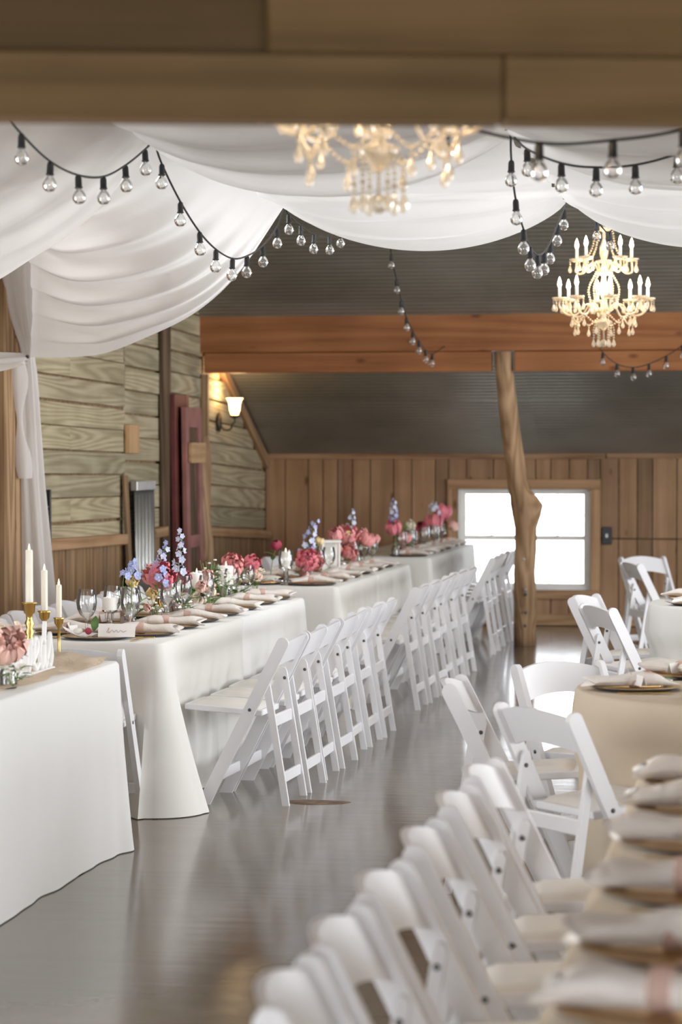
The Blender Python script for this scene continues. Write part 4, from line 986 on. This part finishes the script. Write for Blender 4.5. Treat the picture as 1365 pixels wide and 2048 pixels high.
# first long table
goblet(-3.13, 11.18, 'large clear goblet standing left of the head name card', 1.12); goblet(-3.03, 11.58, 'clear goblet in front of the yellow rose', 1.05); goblet(-2.97, 11.36, 'clear goblet just behind the head name card', 1.08)
goblet(-3.10, 11.90, 'clear goblet below the blue delphinium sprigs'); goblet(-3.0, 12.55, 'tall clear goblet right of the amber bottle', 1.1); goblet(-2.98, 13.0, 'clear goblet in front of the white rose'); goblet(-3.0, 14.15, 'clear goblet holding the far pink peony in front')
goblet(-3.12, 13.45, 'clear goblet beside the blush rose'); goblet(-3.2, 14.2, 'clear goblet at the far end of the first table, wall side')
votive(-3.08, 11.72, 'blush mercury votive among the near goblets'); votive(-3.02, 12.05, 'blush mercury votive before the amber bottle'); votive(-2.99, 12.35, 'blush mercury votive beside the amber bottle'); votive(-3.04, 12.80, 'blush mercury votive below the dark red rose')
bottle(-3.06, 12.26, 'amber_glass', 'amber bottle vase holding the near pink peony', 1.05); bottle(-3.10, 11.85, 'glass', 'clear bud vase with the blue and yellow stems'); bottle(-3.08, 12.72, 'glass', 'clear bud vase with the tall delphinium spike')
bottle(-3.05, 13.12, 'pink_glass', 'blush bud vase holding the white rose'); bottle(-3.1, 13.40, 'glass', 'clear bud vase with the blush rose'); bottle(-3.1, 14.0, 'glass', 'clear vase with the far pink peony on the first table')
flower('peony', (-3.06, 12.26), (-3.05, 12.28, .985), 'peony', 'large pink peony in the amber bottle', 1.08, 4, (.5, -.8, .5)); flower('coral', (-3.06, 12.26), (-3.10, 12.32, .99), 'peony', 'coral peony half hidden behind the large pink one', .9, 1, (-.6, -.5, .5))
flower('yellow', (-3.10, 11.85), (-3.08, 11.82, .985), 'garden_rose', 'pale yellow rose left of the pink peony', 1.0, 2, (.4, -.9, .4)); flower('yellow', (-3.10, 11.85), (-3.05, 12.08, .91), 'garden_rose', 'pale peach rosebud under the pink peony', .9, 2, (.5, -.8, .3))
flower('burg', (-3.08, 12.72), (-3.06, 12.84, .955), 'ranunculus', 'dusky dark red ranunculus beside the tall delphinium', 1.0, 3, (.2, -.95, .2)); flower('cream', (-3.05, 13.12), (-3.02, 13.0, .838), 'garden_rose', 'creamy white rose low over the napkins', 1.1, 3, (.5, -.8, .4))
flower('blush', (-3.1, 13.40), (-3.06, 13.36, .935), 'garden_rose', 'blush pink rose left of the pillar candle', 1.0, 3, (.3, -.9, .5)); flower('blush', (-3.1, 13.40), (-3.05, 13.2, .89), 'garden_rose', 'salmon rose behind the clear goblets', 1.05, 1, (.2, -.9, .4))
flower('coral', (-3.1, 14.0), (-3.06, 14.02, .965), 'peony', 'pink peony behind the pillar candle on the first table', 1.15, 2, (.3, -.9, .5)); flower('peony', (-3.1, 14.0), (-2.98, 14.2, .97), 'peony', 'pink peony petals right of the pillar candle', .75, 1, (.6, -.7, .5)); flower('blush', (-3.1, 14.0), (-2.98, 14.3, .885), 'garden_rose', 'small blush rose at the far end of the first table', .9, 2)
delphinium((-3.10, 11.85), [(-3.08, 11.65, .96), (-3.06, 11.60, 1.05)], 'short blue delphinium sprig leaning far left', ('blue', 'blue'), 4, .85, 1.0, .016); delphinium((-3.10, 11.85), [(-3.07, 11.78, .98), (-3.06, 11.76, 1.09)], 'short blue delphinium sprig with a dense head', ('blue', 'blue'), 9, .68, 1.1, .022)
delphinium((-3.06, 12.24), [(-3.05, 12.20, .95), (-3.06, 12.30, 1.06), (-3.06, 12.46, 1.15)], 'arching blue delphinium over the pink peony', ('blue', 'pale'), 16, .35, 1.15, .034); delphinium((-3.08, 12.72), [(-3.07, 12.70, .95), (-3.06, 12.74, 1.08), (-3.06, 12.745, 1.205)], 'tallest upright pale delphinium spike on the first table', ('pale', 'pale'), 16, .42, 1.1, .026)
filler(-3.1, 13.2, TZ + .01, .965, 'white filler blossoms before the small candle', seed=3); filler(-3.02, 13.6, TZ + .01, .96, 'white filler blossoms left of the pillar candle', seed=4, leafy=14); filler(-3.08, 13.5, TZ + .01, 1.02, 'leafy green sprig rising left of the pillar candle', n=6, seed=5, leafy=22); filler(-2.98, 14.28, TZ + .01, .94, 'cream filler blossoms right of the pillar candle', 'cream_petal', 40, seed=6); filler(-3.0, 11.95, TZ + .01, .90, 'small white filler blossoms beside the goblets', n=8, seed=7)
filler(-3.03, 13.28, TZ + .01, .89, 'salmon filler blossoms behind the white rose', 'blush', 40, .045, 9)
goblet(-3.16, 11.75, 'clear goblet left of the amber bottle, wall side', 1.05); goblet(-2.99, 12.2, 'clear goblet right beside the amber bottle', 1.0); goblet(-3.0, 13.72, 'clear goblet just left of the wide pillar candle', 1.0); goblet(-3.05, 13.3, 'clear goblet in front of the salmon rose', 1.0)
flower('cream', (-3.05, 13.12), (-3.0, 13.2, .86), 'garden_rose', 'small cream rose behind the creamy white one', .8, 2, (.4, -.9, .3)); flower('blush', (-3.08, 12.72), (-3.0, 12.95, .90), 'garden_rose', 'small salmon rose right of the dark red ranunculus', .8, 2, (.4, -.9, .3)); flower('blush', (-3.10, 11.85), (-3.0, 11.8, .86), 'rosebud', 'tiny pink rosebud low among the near goblets', .5, 2, (.4, -.9, .4))
filler(-2.99, 12.5, TZ + .01, .86, 'low leafy sprig right of the amber bottle', n=4, seed=31, leafy=16, spread=.06); filler(-3.0, 13.9, TZ + .01, .85, 'low leafy sprig at the foot of the wide pillar candle', n=5, seed=32, leafy=18, spread=.07); filler(-2.98, 13.05, TZ + .01, .84, 'low leafy sprig under the creamy white rose', n=4, seed=33, leafy=14, spread=.06); filler(-3.06, 14.1, TZ + .01, .93, 'pale filler blossoms behind the far napkins of the first table', 'cream_petal', 36, seed=34)
lantern(-3.14, 12.82, .12, .18, 'white lantern behind the tall delphinium on the first table', R(12)); pillar(-3.06, 13.85, .105, .042, 'wide white pillar candle on glass stand, first long table', .10); pillar(-3.06, 13.12, .075, .032, 'short white pillar candle on glass stand among the blush roses', .125); pillar(-3.12, 11.55, .06, .035, 'low white candle on glass stand behind the near goblets', .10)
# middle long table
bottle(-3.0, 15.95, 'pink_glass', 'ribbed pink bud vase at the near end of the middle table', 1.15); flower('peony', (-3.0, 15.95), (-2.99, 15.98, .91), 'peony', 'bright pink peony in the pink bud vase', 1.15, 3, (.3, -.9, .4)); flower('coral', (-3.0, 15.95), (-2.95, 16.05, .885), 'peony', 'drooping pink peony bloom beside the pink bud vase', .9, 1, (.6, -.7, 0))
pillar(-3.12, 15.92, .10, .045, 'white pillar candle behind the peony on the middle table', .10); flower('burg', (-3.2, 15.8), (-3.15, 15.75, 1.01), 'ranunculus', 'dark red ranunculus left of the middle table candle', .9, 2); flower('burg', (-3.02, 16.3), (-3.0, 16.35, .92), 'ranunculus', 'dusky red ranunculus under the blue spike, middle table', 1.0, 2)
bottle(-3.05, 16.42, 'glass', 'clear bud vase with the bushy blue delphinium'); delphinium((-3.05, 16.42), [(-3.06, 16.38, .92), (-3.06, 16.45, 1.04), (-3.05, 16.62, 1.14)], 'bushy blue delphinium on the middle table', ('blue', 'pale'), 22, .25, 1.25, .045); delphinium((-3.05, 16.42), [(-3.06, 16.30, .90), (-3.08, 16.25, .96)], 'low blue delphinium side shoot on the middle table', ('blue', 'blue'), 8, .4, 1.1, .04)
goblet(-3.06, 15.62, 'clear goblet at the near end of the middle table', 1.15); goblet(-2.98, 16.35, 'clear goblet under the bushy delphinium'); goblet(-2.96, 16.62, 'clear goblet before the white framed panel', 1.05); lantern(-3.04, 17.1, .13, .235, 'white framed lantern in the centre of the middle table', R(20))
flower('yellow', (-3.05, 16.42), (-3.05, 16.75, 1.0), 'garden_rose', 'small yellow bloom behind the white framed lantern', .9, 1)
bottle(-3.05, 17.5, 'glass', 'clear vase with two low coral peonies'); flower('coral', (-3.05, 17.5), (-3.08, 17.45, .925), 'peony', 'coral peony right of the white framed lantern', 1.0, 2, (.2, -.9, .4)); flower('coral', (-3.05, 17.5), (-2.98, 17.55, .89), 'peony', 'lower coral peony right of the white framed lantern', 1.0, 1, (.5, -.8, .3))
bottle(-3.06, 18.0, 'glass', 'clear vase with the open coral peonies'); flower('peony_open', (-3.06, 18.0), (-3.06, 17.98, .99), 'peony', 'wide open coral peony with yellow centre', 1.1, 3, (.2, -.8, .8)); flower('coral', (-3.06, 18.0), (-3.14, 17.92, 1.0), 'peony', 'coral peony left of the open yellow-centred one', 1.0, 1); flower('coral', (-3.06, 18.0), (-2.94, 18.1, .96), 'peony', 'coral peony right of the open yellow-centred one', 1.0, 1)
flower('coral', (-3.06, 18.4), (-3.04, 18.42, .985), 'peony', 'rear coral peony near the end of the middle table', 1.0, 1); flower('coral', (-3.06, 18.4), (-2.95, 18.45, .955), 'peony', 'last small coral peony of the middle table', .85, 1); bottle(-3.06, 18.4, 'glass', 'clear vase at the far end of the middle table')
delphinium((-3.06, 18.0), [(-3.05, 18.05, 1.02), (-3.05, 18.12, 1.18)], 'pale delphinium spike above the open coral peony', ('pale', 'pale'), 12, .5, 1.1, .03); goblet(-2.97, 18.15, 'clear goblet before the coral peony cluster'); goblet(-2.95, 18.4, 'clear goblet at the far end of the middle table'); goblet(-3.0, 17.85, 'clear goblet below the open coral peony')
filler(-3.0, 17.3, TZ + .01, .84, 'low greenery between the vases of the middle table', n=6, seed=12, leafy=16); votive(-2.97, 17.2, 'blush mercury votive on the middle table'); filler(-3.05, 16.2, TZ + .01, .88, 'pale filler blossoms beside the pink vase', 'cream_petal', 24, seed=13)
# window-end table
bottle(-3.0, 19.9, 'glass', 'clear vase with the crimson peony, window-end table'); flower('peony', (-3.0, 19.9), (-3.0, 19.78, 1.0), 'peony', 'crimson peony at the near end of the window-end table', 1.0, 4); delphinium((-3.0, 19.9), [(-3.0, 19.85, 1.0), (-3.0, 19.80, 1.12), (-3.0, 19.82, 1.225)], 'slim blue delphinium spike at the near end of the window-end table', ('blue', 'pale'), 15, .4, 1.2, .03)
flower('coral', (-2.98, 20.2), (-2.96, 20.2, .90), 'peony', 'salmon bloom low on the window-end table', .9, 2); flower('burg', (-3.0, 20.7), (-3.0, 20.9, .94), 'ranunculus', 'dark red bloom in the centre of the window-end table', 1.1, 2); flower('cream', (-3.0, 20.7), (-3.0, 20.72, .98), 'garden_rose', 'cream rose in the centre of the window-end table', 1.3, 2); filler(-3.0, 20.62, TZ + .01, 1.05, 'leafy sprig in the centre of the window-end table', n=4, seed=15, leafy=24)
bottle(-3.0, 20.7, 'glass', 'clear vase with the cream rose'); bottle(-2.95, 22.0, 'glass', 'clear vase in front of the window'); bottle(-2.98, 20.2, 'pink_glass', 'blush vase on the window-end table')
flower('peony', (-2.95, 22.0), (-2.93, 22.3, 1.055), 'peony', 'big pink peony standing highest before the window', 1.25, 2); flower('peony', (-2.95, 22.0), (-2.98, 22.05, .98), 'peony', 'deep pink peony just below the highest one', 1.2, 2); flower('burg', (-2.95, 22.0), (-3.02, 21.6, .95), 'ranunculus', 'dusky pink bloom left of the deep pink peony', 1.3, 2); flower('blush', (-2.95, 22.0), (-2.84, 22.35, .93), 'garden_rose', 'blush bloom at the right of the window-end flowers', 1.2, 1)
delphinium((-2.95, 22.0), [(-2.98, 22.05, 1.05), (-2.98, 22.1, 1.155)], 'pale delphinium behind the highest peony', ('pale', 'pale'), 10, .55, 1.2, .04)
for i, (x_, y_) in enumerate([(-2.97, 20.05), (-2.93, 20.35), (-2.98, 20.6), (-2.93, 21.1), (-2.97, 21.4), (-2.92, 21.65), (-2.95, 21.85), (-2.93, 22.15)]): goblet(x_, y_, f'backlit glass on the window-end table, {ORD[i]} from the near end', 1.0)
for i, y_ in enumerate([20.3, 21.25, 21.75]): votive(-3.05, y_, f'mercury votive on the window-end table, {ORD[i]} from the near end')
# near and farther round tables
goblet(.0, 9.28, 'clear goblet on the near round table at the right edge', 1.15); lv = MB()
for k in range(7): leafm(lv, (0, 0, .01), (.10 * math.cos(k * .9), .10 * math.sin(k * .9), .03 + .02 * (k % 2)), .02)
tag(obj('greenery', lv.mesh('greenery', 'leaf'), None, (.06, 9.12, TZ + .005)), 'low green leaves beside the goblet on the near round table', 'greenery')
# foreground table centre
bottle(.10, 4.75, 'glass', 'clear vase at the right edge of the foreground table', 1.2); filler(.08, 4.72, TZ + .01, .90, 'blurred greenery in the foreground vase', n=14, seed=17, leafy=16)

# ------------------------------------------------------------------ sign table: candlesticks, runner, letters, flowers
def candlestick(x, y, prof, hc, rc, label, lean=0):
    e = empty('brass_candlestick', (x, y, TZ + .004)); tag(e, label, 'candlestick', 'brass candlesticks'); hh = prof[-1][1]
    obj('holder', MB().lathe(prof, 20).mesh('holder', 'brass'), e); return hh
def taper(x, y, z, h, r, label):
    e = empty('taper_candle', (x, y, z)); tag(e, label, 'candle', 'ivory taper candles')
    obj('wax', MB().lathe([(r, 0), (r * .97, h - .004), (r * .8, h), (.001, h - .002)], 16).mesh('wax', 'wax', True, 50), e)
    obj('flame', MB().lathe([(.001, 0), (.005, .006), (.003, .018), (.0005, .028)], 8, (0, 0, h - .003)).mesh('flame', 'led_flame'), e)
P1 = [(.045, 0), (.045, .006), (.02, .02), (.012, .035)] + [(.020 if k % 2 else .012, .05 + k * .017) for k in range(9)] + [(.014, .205), (.022, .212), (.024, .245), (.034, .25), (.034, .254), (.012, .254)]
P2 = [(.04, 0), (.04, .005), (.016, .02), (.008, .04), (.007, .15), (.012, .165), (.009, .172), (.02, .185), (.023, .205), (.03, .212), (.012, .215)]
P3 = [(.038, 0), (.036, .005), (.014, .022), (.006, .04), (.0055, .135), (.012, .146), (.018, .155), (.019, .172), (.024, .178), (.010, .18)]
for x_, y_, pr, hc, rc, lab in ((-2.935, 9.635, P1, .212, .0155, 'tallest'), (-2.905, 9.745, P2, .165, .0135, 'middle'), (-2.875, 9.85, P3, .135, .012, 'shortest')):
    hh = candlestick(x_, y_, pr, hc, rc, f'{lab} of the three brass candlesticks, {dict(tallest="beaded stem at left", middle="between the other two", shortest="thin stem at right")[lab]}')
    taper(x_, y_, TZ + .004 + hh - .002, hc, rc, f'ivory taper candle in the {lab} brass candlestick')
def run(u, v):
    y = 7.0 + 2.88 * u; x = -3.02 + .34 * v + .03 * math.sin(5 * u + 3 * v) + .015 * math.sin(23 * u)
    b_ = .028 * math.exp(-((u - .975) / .03) ** 2) * (.4 + .8 * math.sin(3.1 * v + .4) ** 2) + .018 * math.exp(-((u - .93) / .03) ** 2) * math.sin(9 * v) ** 2
    return (x, y, TZ + .006 + .004 * (1 + math.sin(37 * u + 5 * v)) + .003 * (1 + math.sin(19 * v + 60 * u)) + b_)
tag(obj('table_runner', MB().grid(run, 120, 24).mesh('table_runner', 'gauze')), 'crumpled beige gauze runner under the word sign', 'runner')
# monoline script letters cut from white board: Newlyweds; letter box: x along +y of the world, z up
G = {'N': [[(.0, 0), (.05, .9), (.10, 1.15), (.16, .9), (.34, .1), (.42, 0), (.48, .2), (.50, .9), (.56, 1.25)]],
     'e': [[(-.02, .10), (.10, .22), (.26, .42), (.22, .62), (.12, .62), (.05, .40), (.08, .12), (.20, .0), (.34, .10)]],
     'w': [[(-.02, .10), (.04, .55), (.07, .62), (.08, .30), (.14, .0), (.22, .20), (.25, .60), (.27, .25), (.34, .0), (.43, .25), (.44, .62), (.54, .50)]],
     'l': [[(-.02, .10), (.12, .50), (.20, 1.10), (.14, 1.25), (.07, 1.05), (.06, .30), (.12, .0), (.24, .10)]],
     'y': [[(-.02, .10), (.04, .60), (.06, .25), (.14, .05), (.24, .25), (.28, .62), (.27, .10), (.22, -.25), (.12, -.30), (.10, -.12), (.36, .12)]],
     'd': [[(.28, .50), (.16, .62), (.05, .40), (.08, .08), (.18, .0), (.27, .25), (.31, 1.25), (.29, .35), (.33, .0), (.44, .10)]],
     's': [[(-.02, .10), (.12, .45), (.15, .72), (.19, .45), (.25, .20), (.18, .0), (.05, .02)]]}
ADV = {'N': .60, 'e': .34, 'w': .54, 'l': .24, 'y': .36, 'd': .44, 's': .30}
sg = empty('word_sign', (-2.785, 8.62, TZ + .010)); tag(sg, 'white cut-out script word sign reading Newlyweds on the runner', 'sign')
xx = 0.0; K = .14; zz_ = lambda q: (q * 1.3 if q <= .62 else .806 + (q - .62) * .705)
for ch in 'Newlyweds':
    m = MB()
    for stroke in G[ch]:
        pts = catmull([(0, (xx + p[0] * 1.28) * K * 1.4, .018 + zz_(p[1]) * K) for p in stroke], 6)
        m.tube([(p.x, p.y, max(.0095, p.z)) for p in pts], .0095, 8)
    obj('letter', m.mesh('letter', 'sign_white'), sg); xx += ADV[ch] * 1.28
obj('foot_bar', MB().box((-.012, 0, 0), (.012, xx * K * 1.4, .010), .003).mesh('foot_bar', 'sign_white', False), sg)
sgl = xx * K * 1.4
sg.location.y = 9.45 - sgl
bottle(-2.735, 8.72, 'glass', 'clear vase at the left edge in front of the word sign', 1.0); flower('blush', (-2.735, 8.72), (-2.725, 8.66, .925), 'garden_rose', 'big blush pink rose at the left edge before the word sign', 1.9, 3, (.5, -.8, .3)); filler(-2.76, 8.76, TZ + .01, 1.0, 'cream and green filler sprig above the big blush rose', 'cream_petal', 50, .075, 21, 12); filler(-2.70, 8.66, TZ + .01, .86, 'white filler sprig below the big blush rose', 'white_petal', 30, .05, 22, 8)

# ------------------------------------------------------------------ string lights
SOCK = MB().lathe([(.006, 0), (.010, -.004), (.012, -.012), (.0125, -.04), (.0145, -.042), (.0145, -.046), (.009, -.047)], 10).mesh('socket', 'rubber')
BULB = MB().lathe([(.009, 0), (.010, -.006), (.0175, -.014), (.0235, -.026), (.0245, -.034), (.0225, -.044), (.015, -.054), (.001, -.058)], 16, cap=False).mesh('bulb', 'bulb_glass')
FIL = MB().tube(catmull([(-.006, 0, -.012), (-.008, 0, -.03), (-.003, 0, -.033), (.003, 0, -.030), (.008, 0, -.033), (.006, 0, -.012)], 4), .0007, 4).mesh('filament', 'gold')
def string(label, pts, bulbs, s=1.0):
    e = empty('string_light', pts[0]); tag(e, label, 'string lights', 'festoon string lights'); o = Vector(pts[0])
    P = catmull([Vector(p) - o for p in pts], 10); obj('cord', MB().tube(P, .0042, 6).mesh('cord', 'rubber'), e)
    for b in bulbs:
        p = Vector(b) - o; k = obj('socket', SOCK, e, p, rnd.uniform(0, 3)); k.scale = (s, s, s); k.rotation_euler = (rnd.uniform(-.06, .06), rnd.uniform(-.06, .06), 0)
        obj('bulb', BULB, k, (0, 0, -.044))
S1 = [(-2.39, 7.776, 2.647), (-2.39, 8.104, 2.595), (-2.39, 8.441, 2.586), (-2.39, 8.772, 2.616), (-2.39, 9.084, 2.691), (-2.39, 9.38, 2.785)]
string('string of clear bulbs swagging at upper left to the left front pin', [(-2.39, 7.05, PH), (-2.39, 7.4, 2.735)] + S1 + [(-2.39, 9.51, PH)], S1)
S2 = [(-2.39, 9.651, 2.76), (-2.39, 9.965, 2.641), (-2.39, 10.308, 2.548), (-2.39, 10.625, 2.499), (-2.39, 10.962, 2.485), (-2.39, 11.275, 2.52), (-2.39, 11.63, 2.594), (-2.39, 11.969, 2.709)]
string('string of clear bulbs dipping between the left front and rear pins', [(-2.39, 9.53, PH)] + S2 + [(-2.39, 12.17, PH)], S2)
S3 = [(-2.385, 12.25, 2.80), (-2.38, 12.55, 2.77), (-2.375, 12.9, 2.755), (-2.365, 13.3, 2.78), (-2.355, 13.6, 2.84)]
string('short string of clear bulbs beyond the left rear pin', [(-2.39, 12.17, PH)] + S3 + [(-2.34, 13.9, 2.97)], S3)
S4 = [(-2.65, 17.382, 2.996), (-2.65, 17.618, 2.836), (-2.65, 17.861, 2.7), (-2.65, 18.11, 2.594), (-2.65, 18.444, 2.507), (-2.65, 18.764, 2.449), (-2.65, 19.122, 2.395), (-2.65, 19.524, 2.379)]
string('far string of clear bulbs running down in front of the reddish beam', [(-2.65, 16.9, 3.45)] + S4 + [(-2.65, 20.28, 2.47)], S4)
S5 = [(-1.31, 19.5, 2.381), (-1.201, 19.5, 2.291), (-1.078, 19.5, 2.263), (-.954, 19.5, 2.29), (-.82, 19.5, 2.351), (-.697, 19.5, 2.435)]
string('far string of clear bulbs below the lit chandelier at right', [(-1.42, 19.55, 2.55)] + S5 + [(-.58, 19.5, 2.56)], S5)
S6 = [(-.99, 9.53, 2.733), (-.99, 9.691, 2.601), (-.99, 10.006, 2.511), (-.99, 10.277, 2.463), (-.99, 10.608, 2.455), (-.99, 10.913, 2.49), (-.99, 11.236, 2.561), (-.99, 11.604, 2.672), (-.99, 11.95, 2.775)]
string('string of clear bulbs dipping between the right front and rear pins', [(-.99, 9.50, PH)] + S6 + [(-.99, 12.17, PH)], S6)
S7 = [(-0.889, 9.1, 2.724), (-0.722, 8.6, 2.613), (-0.602, 8.6, 2.596), (-0.469, 8.6, 2.602), (-0.328, 8.6, 2.636)]
string('string of clear bulbs swagging right from the right front pin', [(-.99, 9.51, PH)] + S7 + [(-0.181, 8.600, 2.693)], S7)
S8 = [(-.616, 6.642, 2.445), (-.423, 6.676, 2.452), (-.24, 6.707, 2.48), (-.86, 6.60, 2.50)]
string('blurred nearest string of bulbs at upper right', [(-.98, 6.58, 2.55), S8[3], S8[0], S8[1], S8[2], (-.05, 6.74, 2.54)], S8)
S9 = [(-.90, 12.9, 2.80), (-.86, 13.3, 2.78)]
string('short string behind the right rear swag above the chandelier', [(-.99, 12.17, PH)] + S9 + [(-.8, 13.8, 2.95)], S9)

# ------------------------------------------------------------------ chandeliers
DROP = MB().lathe([(.0015, 0), (.004, -.006), (.0115, -.028), (.012, -.036), (.007, -.046), (.001, -.049)], 8).sphere((0, 0, .006), .006, 6, 4).sphere((0, 0, .019), .006, 6, 4).mesh('crystal_drop', 'crystal', False)
BOB = MB().lathe([(.008, 0), (.03, .002), (.045, .012), (.048, .022), (.044, .022), (.03, .008), (.008, .006)], 14).mesh('drip_dish', 'crystal')
SLV = MB().lathe([(.010, 0), (.010, .075), (.006, .078)], 12).mesh('candle_sleeve', 'wax_white')
BLB = MB().lathe([(.005, 0), (.011, .012), (.0125, .022), (.009, .042), (.003, .060), (.0005, .066)], 12).mesh('flame_bulb', 'bulb_lit')
def beads(path, n, r=.0065):
    m = MB(); P = catmull(path, 8)
    L = [0]
    for a_, b_ in zip(P, P[1:]): L.append(L[-1] + (b_ - a_).length)
    for k in range(n):
        d = L[-1] * k / (n - 1); i = max(0, min(len(P) - 2, next((j for j in range(len(L) - 1) if L[j + 1] >= d), len(P) - 2)))
        t = (d - L[i]) / max(1e-6, L[i + 1] - L[i]); m.sphere(P[i].lerp(P[i + 1], t), r, 6, 4)
    return m.mesh('bead_chain', 'crystal', False)
def chandelier(x, y, zb, label, ztop, power):
    e = empty('chandelier', (x, y, zb)); tag(e, label, 'chandelier', 'crystal chandeliers')
    obj('column', MB().lathe([(.004, .10), (.02, .115), (.05, .145), (.055, .16), (.02, .175), (.012, .20), (.035, .225), (.04, .235), (.016, .25), (.012, .30), (.03, .34), (.034, .37), (.016, .41), (.013, .44), (.05, .455), (.055, .468), (.02, .48), (.013, .52), (.028, .58), (.026, .62), (.010, .66), (.009, .71), (.045, .725), (.06, .74), (.056, .742), (.012, .735), (.006, .76)], 16).mesh('column', 'crystal'), e)
    obj('suspension_rod', MB().tube([(0, 0, .74), (0, 0, ztop - zb)], .005, 6).mesh('suspension_rod', 'metal_dark'), e)
    for n, r, z, zh, ph, dip in ((8, .275, .285, .215, 12, .075), (5, .178, .53, .455, 20, .045)):
        ends = []
        for k in range(n):
            a_ = R(ph + 360 / n * k); c_, s_ = math.cos(a_), math.sin(a_)
            prof = [(.03, zh), (r * .38, zh + .05), (r * .62, zh - dip * .2), (r * .85, zh - dip * .15 + .0), (r, z - .035), (r, z)] if n == 8 else [(.03, zh), (r * .4, zh + .07), (r * .75, zh + .01), (r, zh + .01), (r * 1.02, z - .02), (r, z)]
            arm = obj('arm', MB().tube(catmull([(c_ * q, s_ * q, w_) for q, w_ in prof], 6), .0065, 6).mesh('arm', 'crystal'), e)
            obj('drip_dish', BOB, arm, (c_ * r, s_ * r, z)); obj('candle_sleeve', SLV, arm, (c_ * r, s_ * r, z + .006)); obj('flame_bulb', BLB, arm, (c_ * r, s_ * r, z + .082))
            for q in range(4):
                b_ = a_ + q * math.pi / 2 + .4; obj('crystal_drop', DROP, e, (c_ * r + .042 * math.cos(b_), s_ * r + .042 * math.sin(b_), z - .018))
            ends.append((c_ * r, s_ * r, z))
        for k in range(n):
            p, q = Vector(ends[k]), Vector(ends[(k + 1) % n])
            if n == 8:
                p2, q2 = p * .72, q * .72; p2.z = q2.z = z - .09; md = (p2 + q2) / 2; md.z -= .05
                obj('bead_chain', beads([p2, md, q2], 12), e)
                d_ = md * 1.0; obj('crystal_drop', DROP, e, (d_.x, d_.y, md.z - .024)); obj('crystal_drop', DROP, e, (p2.x, p2.y, p2.z - .024))
            else:
                tp = Vector((p.x * .3, p.y * .3, .735)); m1 = Vector((p.x * .42, p.y * .42, .62)); m2 = Vector((p.x * .66, p.y * .66, .545)); obj('bead_chain', beads([tp, m1, m2], 14), e)
                lo_ = Vector((p.x * .5, p.y * .5, .28)); m3 = Vector((p.x * .55, p.y * .55, .37)); obj('bead_chain', beads([Vector((p.x * .3, p.y * .3, .455)), m3, lo_], 13), e)
    for k in range(6):
        a_ = k * math.pi / 3; c_, s_ = math.cos(a_) * .062, math.sin(a_) * .062
        obj('bead_chain', beads([(c_ * .8, s_ * .8, .15), (c_, s_, .11), (c_, s_, .075)], 6), e); o_ = obj('crystal_drop', DROP, e, (c_, s_, .052)); o_.scale = (1.15, 1.15, 1.05)
    obj('bead_chain', beads([(0, 0, .11), (0, 0, .08), (0, 0, .05)], 6), e); fb = obj('finial_ball', MB().sphere((0, 0, .024), .024, 12, 8).mesh('finial_ball', 'crystal', False), e)
    if power: point('chandelier_light', (0, 0, .40), power, (1, .72, .42), .16, e)
chandelier(-1.04, 15.55, 2.262, 'lit crystal chandelier with candle bulbs hanging before the metal roof', roof_z(15.55), 16)
chandelier(-.965, 6.12, 2.215, 'blurred crystal chandelier cut off by the foreground beam', 3.15, 9)
